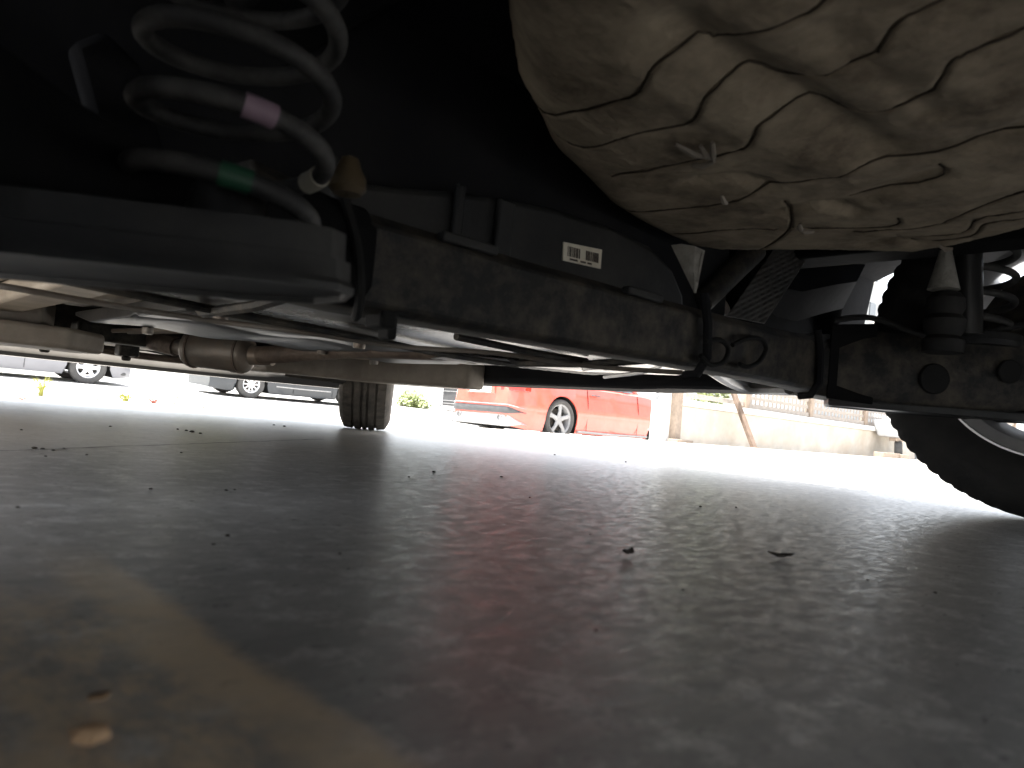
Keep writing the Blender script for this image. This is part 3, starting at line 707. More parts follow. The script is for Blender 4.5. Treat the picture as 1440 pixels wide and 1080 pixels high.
# --- spare wheel well: one stamped, dusty pan with seams and channels pressed into it
ZW = .37
outline = [onz(px, py, ZW) for px, py in ((690, -120), (695, 0), (705, 100), (722, 185), (762, 245), (830, 285), (880, 316), (925, 337), (960, 352), (1010, 358), (1100, 359), (1200, 361), (1290, 362), (1360, 352), (1440, 334), (1560, 300))]
poly = [(p.x, p.y) for p in outline]
poly = [(-.62, -.45)] + [(-.56, -.12)] + poly + [(.40, -.2), (.38, -.6), (-.55, -.62)]
def W2(pts): return [(onz(px, py, ZW).x, onz(px, py, ZW).y) for px, py in pts]
seams = [W2(s) for s in (
    [(742, 208), (760, 200), (807, 170), (886, 137), (904, 116), (922, 90), (980, 66), (1010, 70), (1064, 40), (1137, 14), (1180, -20)],
    [(750, 226), (821, 220), (886, 193), (962, 173), (981, 155), (992, 134), (1028, 112), (1061, 106), (1108, 119), (1220, 79), (1238, 65), (1263, 29), (1324, 0), (1360, -20)],
    [(860, 250), (930, 236), (1010, 218), (1046, 206), (1061, 184), (1072, 170), (1137, 148), (1194, 164), (1296, 134), (1321, 108), (1339, 79), (1371, 65), (1440, 40), (1500, 20)],
    [(880, 300), (920, 296), (1021, 285), (1082, 264), (1166, 246), (1227, 226), (1317, 213), (1440, 188), (1520, 170)],
    [(1044, 357), (1068, 352), (1111, 321), (1104, 282)],
    [(1194, 278), (1317, 253), (1321, 231)],
    [(1263, 334), (1353, 327), (1375, 307), (1440, 296), (1500, 280)],
    [(1281, 341), (1364, 332), (1386, 314), (1440, 306), (1500, 292)],
    [(1200, 325), (1281, 321), (1324, 314), (1339, 307), (1440, 267), (1500, 250)],
    [(940, 330), (1040, 322), (1110, 322), (1250, 318), (1263, 306)],
)]
ups = [(W2(s), w, d) for s, w, d in (
    ([(960, 40), (1040, 92), (1130, 140), (1235, 208)], .022, .022),
    ([(1160, 40), (1230, 95), (1310, 150)], .018, .010),
    ([(985, 255), (1040, 252), (1075, 262)], .016, .016),
    ([(1100, 300), (1150, 290), (1205, 298)], .016, .016),
    ([(1225, 345), (1260, 338), (1290, 343)], .014, .012),
    ([(1180, 290), (1260, 262), (1310, 245)], .016, .012),
    ([(1390, 200), (1440, 180), (1500, 150)], .02, .016),
)]
downs = [(W2(s), w, d) for s, w, d in (
    ([(880, 95), (1000, 160), (1120, 215), (1180, 235)], .026, .012),
    ([(1050, 10), (1180, 90), (1290, 170)], .03, .008),
    ([(1300, 60), (1360, 120), (1420, 160)], .03, .010),
    ([(1210, 285), (1300, 275), (1380, 265)], .02, .006),
)]
def pdist_unused(x, y, pl):
    b = 1e9
    for (ax, ay), (bx, by) in zip(pl, pl[1:]):
        dx, dy = bx - ax, by - ay; t = ((x - ax) * dx + (y - ay) * dy) / (dx * dx + dy * dy + 1e-12); t = max(0, min(1, t))
        b = min(b, (x - ax - t * dx) ** 2 + (y - ay - t * dy) ** 2)
    return math.sqrt(b)
def inside(x, y, pl):
    c = False; j = len(pl) - 1
    for i in range(len(pl)):
        if (pl[i][1] > y) != (pl[j][1] > y) and x < (pl[j][0] - pl[i][0]) * (y - pl[i][1]) / (pl[j][1] - pl[i][1]) + pl[i][0]: c = not c
        j = i
    return c
from mathutils import noise as MN
import numpy as np
def npd(X, Y, pl):
    b = np.full(X.shape, 1e9)
    for (ax, ay), (bx, by) in zip(pl, pl[1:]):
        dx, dy = bx - ax, by - ay; t = np.clip(((X - ax) * dx + (Y - ay) * dy) / (dx * dx + dy * dy + 1e-12), 0, 1)
        b = np.minimum(b, (X - ax - t * dx) ** 2 + (Y - ay - t * dy) ** 2)
    return np.sqrt(b)
def npin(X, Y, pl):
    c = np.zeros(X.shape, bool); j = len(pl) - 1
    for i in range(len(pl)):
        (xi, yi), (xj, yj) = pl[i], pl[j]
        if yi != yj: c ^= ((yi > Y) != (yj > Y)) & (X < (xj - xi) * (Y - yi) / (yj - yi) + xi)
        j = i
    return c
def curve2(pl):
    return [(p.x, p.y) for p in smooth([(x, y, 0) for x, y in pl], 4)]
x0, x1, y0_, y1_ = -.64, .62, -.64, .46
st_ = .0022
nx, ny = int((x1 - x0) / st_), int((y1_ - y0_) / st_)
GX, GY = np.meshgrid(x0 + np.arange(nx + 1) * st_, y0_ + np.arange(ny + 1) * st_, indexing='ij')
edge = poly + [poly[0]]
DE = npd(GX, GY, edge); IN = npin(GX, GY, poly)
LW = np.clip((-.10 - GX) / .15, 0, 1); GZ = np.full(GX.shape, ZW) + .05 * np.exp(-DE / .010) * (1 - LW) + .06 * np.exp(-DE / .03) * LW
for s_ in seams:
    c_ = curve2(s_); GZ += .0060 * np.exp(-(npd(GX, GY, c_) / .0019) ** 2)
for s_, w_, d_ in ups: GZ += .5 * d_ * np.exp(-(npd(GX, GY, curve2(s_)) / w_) ** 2)
for s_, w_, d_ in downs: GZ -= .42 * d_ * np.exp(-(npd(GX, GY, curve2(s_)) / w_) ** 2)
ids = -np.ones(GX.shape, int); mb = MB(); k_ = 0; vs = []
for i in range(nx + 1):
    for j in range(ny + 1):
        if IN[i, j]:
            x, y = GX[i, j], GY[i, j]
            z = GZ[i, j] + .0016 * MN.noise(Vector((x * 9, y * 9, 1))) + .0008 * MN.noise(Vector((x * 45, y * 45, 4))) + .0006 * MN.noise(Vector((x * 150, y * 150, 9)))
            ids[i, j] = len(vs); vs.append((x, y, z))
fs = [(ids[i, j], ids[i + 1, j], ids[i + 1, j + 1], ids[i, j + 1]) for i in range(nx) for j in range(ny) if min(ids[i, j], ids[i + 1, j], ids[i + 1, j + 1], ids[i, j + 1]) >= 0]
mb.add(vs, fs)
well = mb.build('spare_wheel_well', M['dusty_panel'], car, angle=60, solid=.002)
# side wall of the well, up to the floor
mb = MB(); n = len(poly); vs = []
def inset(p, c, k): return (c[0] + (p[0] - c[0]) * k, c[1] + (p[1] - c[1]) * k)
cc = (sum(p[0] for p in poly) / n, sum(p[1] for p in poly) / n)
lo_ = [inset(p, cc, .985) for p in poly]; hi_ = [inset(p, cc, 1.03) for p in poly]
mb.add([(x, y, ZW + .035 + .055 * max(0, min(1, (-.10 - x) / .15))) for x, y in lo_] + [(x, y, .503) for x, y in hi_], [(i, (i + 1) % n, n + (i + 1) % n, n + i) for i in range(n)])
mb.build('well_side', M['dusty_panel'], well, solid=.002)
for s_ in seams:      # thin dark bead laid along every pressed seam to darken its line
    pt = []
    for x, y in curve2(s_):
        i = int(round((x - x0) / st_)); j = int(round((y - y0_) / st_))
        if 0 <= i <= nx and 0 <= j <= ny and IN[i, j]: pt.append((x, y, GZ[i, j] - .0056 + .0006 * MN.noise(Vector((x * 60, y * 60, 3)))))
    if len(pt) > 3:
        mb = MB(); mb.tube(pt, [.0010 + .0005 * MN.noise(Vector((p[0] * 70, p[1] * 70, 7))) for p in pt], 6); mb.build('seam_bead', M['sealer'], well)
# clinging twigs of dry mud and a tie on the seam
mb = MB()
for (px, py), (qx, qy) in (((950, 203), (1000, 222)), ((1000, 222), (1003, 228)), ((975, 232), (1005, 226)), ((1002, 200), (1004, 224)), ((985, 205), (1000, 222)), ((1120, 320), (1145, 326)), ((1125, 315), (1128, 324)), ((1015, 275), (1022, 286)), ((1320, 345), (1340, 350))):
    a, b = onz(px, py, ZW - .004), onz(qx, qy, ZW - .009); mb.tube([a, a.lerp(b, .5) + Vector((0, 0, -.003)), b], [.002, .0032, .002], 6)
mb.split('mud_clump', M['beige_under'], well)
# the two pale wedges that hang from the edge of the pan
mb = MB(); a, b, c_ = atd(958, 343, .99), atd(990, 352, .99), atd(978, 412, .96)
secs = []
for t in (0, .3, .6, 1.0):
    p, q = a.lerp(c_, t), b.lerp(c_, t); off = Vector((0, .014 * (1 - t) + .002, 0)); mid = (p + q) / 2 - Vector((.004, .006 * (1 - t), 0))
    secs.append([p, mid, q + Vector((.002, 0, 0)), q + off, p + off])
mb.loft(secs)
for k in range(5):
    t0 = (k + .5) / 5.5; p = a.lerp(b, t0) + Vector((0, -.004, -.004)); mb.tube([p, p.lerp(c_, .75)], .0016, 6)
mb.build('hanger_bracket', M['pale_dust'], car)

# --- fuel tank and the shields in front of the beam
mb = MB(); secs = []
plan = [(-.72, .50), (-.60, .44), (-.30, .42), (.15, .42), (.42, .46), (.50, .60), (.46, .84), (.30, .95), (.05, .92), (-.15, .84), (-.40, .815), (-.62, .80), (-.72, .74)]
cx_, cy_ = -.1, .64
for z, k in ((.222, .0), (.220, .70), (.216, .90), (.214, .955), (.219, .985), (.236, 1.0), (.252, 1.0), (.253, 1.03), (.258, 1.03), (.259, 1.0), (.31, .99), (.40, .96)):
    if k == 0: k = .02
    secs.append([(cx_ + (x - cx_) * k, cy_ + (y - cy_) * (k if k < .98 else k), z) for x, y in plan])
mb.loft(secs); tank = mb.build('fuel_tank', M['tank_plastic'], car, angle=50, bevel=.004)
mb = MB()
for pts in ([(-.68, .70, .214), (-.4, .755, .210), (-.16, .79, .209), (.06, .86, .209), (.3, .885, .212)], [(-.1, .60, .213), (.08, .62, .212), (.22, .62, .213)]):
    mb.tube(smooth(pts), .006, 8)
for x in (-.42, .20):
    mb.tube([(x, .43, .27), (x, .45, .215), (x + .01, .60, .207), (x + .02, .80, .208), (x + .02, .90, .25)], .007, 6)
mb.split('tank_strap', M['black_steel'], tank)
# long brake/fuel pipes
mb = MB()
mb.tube(smooth([onz(-30, 399, .205), onz(20, 405, .205), onz(150, 428, .205), onz(300, 451, .205), onz(420, 466, .203), onz(560, 487, .202), onz(700, 497, .202), onz(830, 515, .20), onz(960, 524, .20)]), .0042, 8)
mb.tube(smooth([onz(360, 440, .225), onz(372, 432, .23), onz(400, 432, .23), onz(520, 452, .228)]), .0035, 8)
mb.tube(smooth([(.02, .98, .245), (-.02, 1.3, .25), (-.10, 1.7, .25), (-.2, 2.0, .24)]), .006, 8)
mb.tube(smooth([(.06, .98, .245), (.02, 1.3, .25), (-.06, 1.7, .25), (-.16, 2.0, .24)]), .004, 8)
mb.split('brake_pipe', M['steel'], car)
# main floor pan with lengthwise ribs
mb = MB(); vs = []; fs = []
xs = [-.80 + .02 * i for i in range(81)]; yy = [.472, .9, 1.3, 1.7, 2.0, 2.15]
for y in yy:
    for x in xs:
        z = .295 + (.012 if (int((x + .8) / .06) % 2) else 0) + (.06 * math.exp(-((x - .1) / .1) ** 2))
        if y > 2.1: z += .12
        vs.append((x, y, z))
for j in range(len(yy) - 1):
    for i in range(len(xs) - 1): fs.append((j * 81 + i, j * 81 + i + 1, (j + 1) * 81 + i + 1, (j + 1) * 81 + i))
mb.add(vs, fs); mb.build('floor_pan', M['dusty_floor'], car, solid=.004)
mb = MB()
for x in (-.47, .55): mb.span((x - .045, .98, .25), (x + .045, 2.0, .297))
mb.split('floor_rail', M['dusty_floor'], car, bevel=.01)
# exhaust: pipe, catalyser, flanges
mb = MB(); mb.tube(smooth([(.42, .47, .33), (.40, .75, .27), (.28, 1.05, .245), (.24, 1.4, .245), (.23, 1.65, .235), (.19, 1.80, .222), (.17, 1.86, .218)]), .027, 16); mb.build('exhaust_pipe', M['rusty'], car)
q0 = atd(300, 500, 2.3); q1 = atd(372, 497, 2.55)
mb = MB()
ca = Vector((.03, 2.06, .222)); cb = Vector((.15, 1.90, .216)); dr = (cb - ca)
mb.tube([ca - dr * .22, ca - dr * .02, ca, ca + dr * .04, ca + dr * .96, cb, cb + dr * .05, cb + dr * .4], [.022, .03, .05, .056, .056, .05, .03, .025], 28)
mb.build('catalytic_converter', M['steel'], car, angle=40)
mb = MB(); mb.tube([cb + dr * -.12, cb + dr * -.09], .0600, 28); mb.tube([ca + dr * .1, ca + dr * .13], .060, 28); mb.split('converter_ring', M['rusty'], car)
mb = MB(); mb.tube(smooth([ca - dr * .2, ca - dr * .6 + Vector((0, .05, .02)), Vector((.05, 2.34, .30))]), .03, 16); mb.build('downpipe', M['rusty'], car)
mb = MB(); secs = []
for y in (1.02, 1.05, 1.30, 1.33, 1.36, 1.62, 1.66, 1.80):
    dz = .006 if y in (1.33,) else 0
    secs.append([(x, y, .236 + dz + .004 * math.sin(x * 23) + (.02 if y in (1.02, 1.80) else 0)) for x in [-.34 + .86 * i / 20 for i in range(21)]] + [(x, y, .262) for x in (.52, -.34)])
mb.loft(secs); tr = mb.build('floor_tray', M['black_plastic'], car, bevel=.003)
for x, y in ((-.25, 1.12), (.1, 1.2), (.4, 1.16), (-.2, 1.7), (.2, 1.55), (.46, 1.7)):
    mb = MB(); mb.lathe([(.001, .224), (.012, .224), (.014, .229), (.014, .24), (.001, .24)], (x, y, 0), 'Z', 10); mb.build('bolt', M['steel'], tr)
# subframe: folded box either side and a cross piece
def fold_box(name, pts, z0, z1, m, par=car, bv=.012):
    mb = MB(); mb.prism([(x, y, z0) for x, y in pts], (0, 0, z1 - z0)); return mb.build(name, m, par, bevel=bv, seg=3)
fold_box('subframe', [(-.72, 1.86), (-.33, 1.86), (-.22, 1.98), (-.25, 2.14), (-.70, 2.14)], .170, .225, M['beige_under'])
fold_box('subframe', [(-.72, 1.95), (-.38, 1.95), (-.32, 2.10), (-.70, 2.12)], .226, .30, M['beige_under'])
fold_box('subframe', [(.30, 2.10), (.58, 1.94), (.72, 1.55), (.79, 1.55), (.79, 1.75), (.68, 2.12), (.38, 2.30), (.28, 2.24)], .178, .262, M['beige_under'])
fold_box('subframe', [(-.25, 2.16), (.38, 2.16), (.38, 2.26), (-.25, 2.26)], .215, .27, M['black_steel'])
mb = MB()
for s in (1, -1): mb.tube(smooth([(s * .40, 2.16, .20), (s * .56, 2.10, .195), (s * .70, 2.24, .19)]), [.03] * 13, 10)
mb.split('control_arm', M['black_steel'], car)
# engine block underside and undertray
mb = MB(); mb.span((-.42, 2.30, .225), (.36, 2.68, .50)); mb.span((-.70, 2.15, .32), (.66, 2.7, .50)); mb.build('engine', M['black_steel'], car, bevel=.03)
mb = MB(); secs = []
for x in [-.72 + 1.44 * i / 16 for i in range(17)]:
    z = .186 + .006 * math.sin(i if False else x * 20); e = .18 * (abs(x) / .9) ** 3
    secs.append([(x, 2.66, z + .03), (x, 2.84 - e, .172), (x, 2.86 - e, .178), (x, 2.66, z + .038)])
mb.loft(secs); mb.build('engine_undertray', M['black_plastic'], car)
mb = MB()
mb.tube(smooth([(-.42, 2.42, .235), (-.1, 2.45, .20), (.15, 2.42, .195), (.4, 2.44, .205), (.6, 2.36, .2)]), .012, 8)
mb.build('anti_roll_bar', M['rusty'], car)
mb = MB()
for x, y in ((-.28, 2.40), (-.06, 2.35), (.30, 2.36)):
    mb.span((x - .03, y - .03, .185), (x + .03, y + .03, .25)); mb.lathe([(.001, .17), (.016, .17), (.016, .186), (.001, .186)], (x, y, 0), 'Z', 6)
mb.split('engine_mount', M['black_steel'], car, bevel=.006)
# sheets right of the tank: dimpled foil shield over the exhaust and the smooth liner by the wheel
def dimple_sheet(name, p00, p10, p01, m, nu=60, nv=24, pitch=6, amp=.003, sag=0):
    mb = MB(); vs = []
    n = (p10 - p00).cross(p01 - p00).normalized()
    for i in range(nu + 1):
        for j in range(nv + 1):
            a, b = i / nu, j / nv
            d = amp * max(0, math.sin(2 * PI * i / pitch) * math.sin(2 * PI * j / pitch)) + sag * math.sin(PI * b)
            vs.append(p00 + (p10 - p00) * a + (p01 - p00) * b + n * d)
    mb.add(vs, [(i * (nv + 1) + j, (i + 1) * (nv + 1) + j, (i + 1) * (nv + 1) + j + 1, i * (nv + 1) + j + 1) for i in range(nu) for j in range(nv)])
    return mb.build(name, m, car, solid=.0015, angle=80)
dimple_sheet('heat_shield', atd(1022, 445, 1.22), atd(1092, 345, 1.32), atd(1075, 455, 1.27), M['dark_foil'], 54, 30)
dimple_sheet('heat_shield', Vector((.12, .86, .214)), Vector((.50, .72, .22)), Vector((.20, 1.06, .214)), M['dark_foil'], 90, 54, sag=.0)
mb = MB(); mb.tube([atd(985, 425, 1.18), atd(1062, 352, 1.28)], .020, 14); mb.build('exhaust_hanger', M['black_steel'], car)
mb = MB(); secs = []
for pts in ([(1085, 362), (1075, 400), (1068, 440)], [(1130, 362), (1128, 410), (1120, 452)], [(1178, 362), (1176, 400), (1160, 440)], [(1222, 362), (1205, 396), (1185, 434)]):
    d = 1.42 + (pts[0][0] - 1085) / 1000
    secs.append([atd(*pts[0], d + .05), atd(*pts[1], d), atd(*pts[2], d + .06), atd(*pts[2], d + .08), atd(*pts[1], d + .03), atd(*pts[0], d + .08)])
mb.loft(secs); mb.build('arch_liner', M['liner'], car, angle=60)
for s_ in (1, -1):
    mb = MB(); mb.prism([(s_ * .775, .462, .455), (s_ * .775, .462, .62), (s_ * .775, .26, .68), (s_ * .775, .325, .515)], (s_ * .17, 0, 0)); mb.build('arch_liner', M['liner'], car, bevel=.01)
mb = MB(); mb.span((-.96, .385, .06), (-.75, .40, .45)); mb.build('splash_guard', M['liner'], car, bevel=.004)  # unseen plate added ahead of the left rear wheel to block side light
# black closing panel between floor and right sill ahead of the wheel
mb = MB(); mb.span((.50, .462, .22), (.79, .50, .53)); mb.build('floor_end', M['liner'], car, bevel=.01)
# curved pale pieces low behind the beam on the right
mb = MB(); mb.tube(smooth([onz(1002, 520, .215), onz(1030, 538, .205), onz(1060, 546, .20), onz(1110, 546, .198)]), [.012] * 19, 8); mb.build('pipe_elbow', M['foil'], car)
mb = MB(); mb.tube(smooth([onz(820, 519, .21), onz(862, 513, .212), onz(893, 499, .22)]), .004, 6); mb.tube(smooth([onz(850, 530, .205), onz(910, 522, .208), onz(942, 506, .215)]), .004, 6); mb.split('shield_flange', M['foil'], car)

# ------------------------------------------------------------------ boundary wall with lattice fence, posts
UWALL = 5.15
xa = onu(938, 600, UWALL).x; xb = 24.0
mb = MB(); mb.span((xa, UWALL, -.30), (xb, UWALL + .18, .44)); wl = mb.build('garden_wall', M['render_wall'], bevel=.01); tag(wl, 'low stained rendered wall with white coping below the lattice fence', 'wall')
mb = MB(); mb.span((xa - .02, UWALL - .05, .442), (xb, UWALL + .23, .52)); mb.build('coping', M['white_wall'], wl, bevel=.012)
fx = [onu(px, 560, UWALL + .09).x for px in (962, 1048, 1139, 1217)]
pitch_ = fx[2] - fx[1]
while fx[-1] < 22: fx.append(fx[-1] + pitch_)
fence = empty('lattice_fence', (fx[0], UWALL + .09, .52)); tag(fence, 'brown wooden lattice fence panels standing on the white wall coping', 'fence')
def fb(mb, name, m): 
    o = mb.build(name, m, None, bevel=.004); o.parent = fence; o.matrix_parent_inverse = Matrix.Translation((-fx[0], -UWALL - .09, -.52)); return o
for x in fx[1:]:
    mb = MB(); mb.span((x - .055, UWALL + .04, .521), (x + .055, UWALL + .14, 1.75)); fb(mb, 'fence_post', M['wood'])
for xl, xr in list(zip(fx[1:], fx[2:])):
    mb = MB(); a, b = xl + .06, xr - .06
    for z0, z1 in ((.535, .60), (1.62, 1.68)): mb.span((a, UWALL + .06, z0), (b, UWALL + .12, z1))
    nn = int((b - a) / .125); st2 = (b - a) / nn
    for k in range(nn + 1): mb.span((a + k * st2 - .024, UWALL + .095, .60), (a + k * st2 + .024, UWALL + .105, 1.62))
    z = .66
    while z < 1.6:
        mb.span((a, UWALL + .075, z), (b, UWALL + .085, z + .05)); z += .115
    fb(mb, 'lattice_panel', M['lattice'])
# first bay: open rails
mb = MB()
for z in (.56, 1.1, 1.6): mb.span((fx[0], UWALL + .07, z), (fx[1] - .06, UWALL + .11, z + .06))
fb(mb, 'fence_rail', M['lattice'])
# gate pillar + pipe
p = onu(932, 620, UWALL - .05)
mb = MB(); w = .085; mb.span((p.x - w, UWALL - .10, -.1), (p.x + w, UWALL + .10, 1.85)); pil = mb.build('gate_pillar', M['white_wall'], bevel=.012); tag(pil, 'white rendered gate pillar at the end of the low wall', 'pillar')
mb = MB(); mb.span((p.x - w - .03, UWALL - .13, 1.852), (p.x + w + .03, UWALL + .13, 1.93)); mb.build('pillar_cap', M['white_wall'], pil, bevel=.012)
e = onu(918.5, 619, UWALL - .18)
mb = MB(); mb.tube(smooth([(e.x, UWALL - .18, -.05), (e.x + .005, UWALL - .18, .35), (e.x + .012, UWALL - .18, .60), (e.x + .03, UWALL - .17, .66), (e.x + .05, UWALL - .11, .68)]), .017, 10)
for z in (.1, .5): mb.box((e.x + .006, UWALL - .155, z), (.05, .10, .02))
tag(mb.build('drain_pipe', M['grey_pipe']), 'thin grey pipe bent at the top beside the white pillar', 'pipe')
# brown post and leaning pole
q = onu(948, 619, UWALL - .14)
mb = MB(); mb.box((q.x, UWALL - .13, .75), (.13, .11, 1.62)); ps = mb.build('wooden_post', M['wood'], bevel=.008); tag(ps, 'square weathered wooden post upright in front of the wall end', 'post')
mb = MB(); mb.box((q.x + .02, UWALL - .22, -.01), (.34, .14, .05)); mb.build('foot_block', M['wood'], ps, bevel=.006)
a, b = onu(1061, 625, UWALL - .45), onu(1030, 548, UWALL + .0)
a.z = -.02; d = b - a; a2, b2 = a, a + d * 1.45
rot = d.to_track_quat('Z', 'Y').to_matrix()
mb = MB(); mb.box((a2 + b2) / 2, (.075, .05, (b2 - a2).length), rot); mb.box(a2 + Vector((0, 0, .0)), (.11, .09, .03))
tag(mb.build('leaning_pole', M['pole_wood'], bevel=.005), 'brown wooden pole leaning diagonally against the low wall', 'pole')
# planks and small cart by the wheel
q = onu(1250, 641, UWALL - .55)
mb = MB()
mb.box((q.x - .08, UWALL - .55, .028), (.75, .16, .09)); mb.box((q.x + .42, UWALL - .58, .022), (.30, .2, .085))
tag(mb.build('timber_plank', M['wood'], bevel=.006), 'short brown timber plank lying on the ground by the wall', 'plank')
q = onu(1256, 620, UWALL - .30)
cart = empty('garden_cart', (q.x, UWALL - .28, 0)); tag(cart, 'pale garden cart with a black wheel beside the plank', 'cart')
mb = MB(); s1 = [(-.17, -.2, .36), (.75, -.2, .36), (.75, .2, .36), (-.17, .2, .36)]; s2 = [(-.30, -.26, .66), (.85, -.26, .62), (.85, .26, .62), (-.30, .26, .66)]
mb.loft([s1, [tuple((Vector(p) * .5 + Vector(r) * .5)) for p, r in zip(s1, s2)], s2]); mb.build('tub', M['tarp'], cart, bevel=.03)
mb = MB(); mb.box((.06, -.05, .32), (.35, .12, .06)); mb.build('cart_frame', M['wood'], cart, bevel=.006)
mb = MB(); tyre_mb(mb, .15, .13, .06, (0, 0, 0), 40); o = mb.build('wheel', M['far_rubber'], cart); o.location = (.05, -.1, .15); o.rotation_euler = (0, .06, 1.92)
mb = MB(); mb.tube([(.7, .15, .36), (.74, .17, 0)], .018, 8); mb.tube([(.7, -.15, .36), (.74, -.17, 0)], .018, 8); mb.tube([(.8, .2, .55), (1.3, .22, .75)], .016, 8); mb.tube([(.8, -.2, .55), (1.3, -.22, .75)], .016, 8); mb.split('cart_leg', M['grey_pipe'], cart)

# ------------------------------------------------------------------ far side of the street
mb = MB(); mb.span((-60, 21.4, -.31), (60, 21.65, .62)); tag(mb.build('street_wall', M['white_wall'], bevel=.02), 'long low white wall along the far pavement behind the parked cars', 'wall')
def foliage(mb, c, size, n, leaf, seed, up=0):
    rnd = random.Random(seed)
    for _ in range(n):
        while True:
            p = Vector((rnd.uniform(-1, 1), rnd.uniform(-1, 1), rnd.uniform(-1, 1)))
            if p.length < 1 and p.length > .35 * rnd.random(): break
        k = .75 + .35 * MN.noise(p * 2.3 + Vector((seed, 0, 0)))
        q = Vector((c[0] + p.x * size[0] * k, c[1] + p.y * size[1] * k, c[2] + p.z * size[2] * k))
        d1 = Vector((rnd.uniform(-1, 1), rnd.uniform(-1, 1), rnd.uniform(-.3, 1))).normalized(); d2 = d1.orthogonal().normalized()
        l = leaf * rnd.uniform(.6, 1.3)
        mb.add([q, q + d1 * l * .5 + d2 * l * .28, q + d1 * l, q + d1 * l * .5 - d2 * l * .28], [(0, 1, 2, 3)])
hedge_spots = [(-3.5, 23.0, 1.5), (-.6, 23.2, 1.2), (2.2, 23.1, 1.35), (5.2, 23.3, 1.2), (8.4, 23.2, 1.45), (11.6, 23.4, 1.2)]
hl = ['yellow green bush behind the white wall left of the silver car', 'yellow green bush behind the white wall above the silver car', 'bright bush seen over the wall right of the silver car', 'low bush over the wall just left of the dark slate car', 'rounded bush over the wall behind the dark slate car', 'small bush over the wall right of the dark slate car']
for i, (x, y, s) in enumerate(hedge_spots):
    r = empty('bush', (x, y, -.3)); tag(r, hl[i], 'bush', 'bushes beyond the white street wall')
    mb = MB(); foliage(mb, (0, 0, 1.0 * s), (1.5, .9, .75 * s), 1500, .16, i + 1); mb.build('foliage', M['leaf_yellow'], r, recalc=False)
    mb = MB()
    for k in range(5): mb.tube([(.1 * k - .2, .02 * k, 0), (.35 * k - .7, .1, .7 * s)], [.03, .012], 6)
    mb.split('stem', M['wood'], r)
# pale green bush seen right of the near front wheel
q = atd(583, 552, 24.0)
r = empty('bush', (q.x, q.y, -.3)); tag(r, 'pale green bush just right of the near front tyre', 'bush')
mb = MB(); foliage(mb, (0, 0, .55), (.75, .6, .55), 1100, .15, 21); mb.build('foliage', M['leaf_green'], r, recalc=False)
mb = MB()
for k in range(4): mb.tube([(.05 * k, 0, 0), (.25 * k - .4, .05, .5)], [.02, .01], 6)
mb.split('stem', M['wood'], r)
# shrub behind the first fence bay
q = onu(1000, 560, UWALL + .9)
r = empty('bush', (q.x, UWALL + .9, -.2)); tag(r, 'leafy shrub behind the first open bay of the fence', 'bush')
mb = MB(); foliage(mb, (0, 0, .95), (.55, .35, .6), 900, .09, 33); mb.build('foliage', M['leaf_green'], r, recalc=False)
mb = MB(); mb.tube([(0, 0, 0), (.05, 0, .9)], [.03, .012], 6); mb.split('stem', M['wood'], r)
# grey apartment block seen through the gap by the wheel
q1 = onu(1150, 430, 24.0); q2 = onu(1255, 430, 24.0)
bl = empty('apartment_block', ((q1.x + q2.x) / 2, 30, -.3)); tag(bl, 'grey apartment block far beyond the wall seen above the axle', 'building')
wv = (q2.x - q1.x) / 2
mb = MB(); mb.span((-wv, -5, 0), (wv, 7, 21)); mb.build('wall', M['house_wall'], bl)
mb = MB(); mb.span((-wv - .3, -5.3, 21.003), (wv + .3, 7.3, 21.5)); mb.build('roof', M['white_wall'], bl)
for fl in range(6):
    for k in range(5):
        x = -wv + 1.6 + k * (2 * wv - 3.2) / 4; z = 1.2 + fl * 3.3
        mb = MB(); mb.span((x - .6, -5.06, z), (x + .6, -4.9, z + 1.5)); wn = mb.build('window', M['glass'], bl)
        mb = MB(); mb.span((x - .72, -5.12, z - .12), (x + .72, -4.95, z - .005)); mb.build('sill', M['white_wall'], wn)

# unseen block added behind the camera to keep light off the floor
hs = empty('house', (-2.6, -1.35, 0)); tag(hs, 'rendered house the near car is backed up against', 'house')
mb = MB(); mb.span((-4, -4.5, -.2), (3.3, 0, 3.4)); mb.split('wall', M['house_wall'], hs)
mb = MB(); mb.span((-4.2, -4.7, 3.403), (3.5, .35, 3.6)); mb.split('roof', M['wood'], hs)
# ------------------------------------------------------------------ weeds, leaves and crumbs along the slab edge
def weed(px, py, h, n, label, m, spread=.25, seed=0):
    rnd = random.Random(seed); b = onz(px, py, 0); b.y = min(b.y, 3.99); mb = MB()
    for _ in range(n):
        a = rnd.uniform(0, 2 * PI); s = rnd.uniform(.05, spread) * h; hh = h * rnd.uniform(.4, 1)
        c0 = Vector((rnd.uniform(-.01, .01), rnd.uniform(-.01, .01), 0)); p = [c0 + Vector((math.cos(a) * s * t * t, math.sin(a) * s * t * t, hh * t)) for t in (0, .4, .75, 1)]
        mb.tube(p, [.0017, .0015, .001, .0004], 4)
        if rnd.random() < .7:
            d = Vector((math.cos(a + .6), math.sin(a + .6), .8)).normalized(); q = p[2]
            mb.add([q, q + d * .012 + Vector((0, 0, .004)), q + d * .028, q + d * .012 - Vector((0, 0, .004))], [(0, 1, 2, 3)])
    o = mb.build('weed', m, recalc=False); o.location = b
    tag(o, label, 'weed', 'weeds at the edge of the slab'); return o
weed(57, 557, .105, 34, 'tall thin weed growing at the slab edge before the silver car', M['leaf_yellow'], .45, 1)
weed(172, 564, .035, 46, 'low yellow green tuft at the slab edge right of the tall weed', M['leaf_yellow'], .9, 2)
weed(205, 566, .022, 24, 'tiny reddish tuft beside the low green tuft on the slab edge', M['leaf_red'], 1.0, 3)
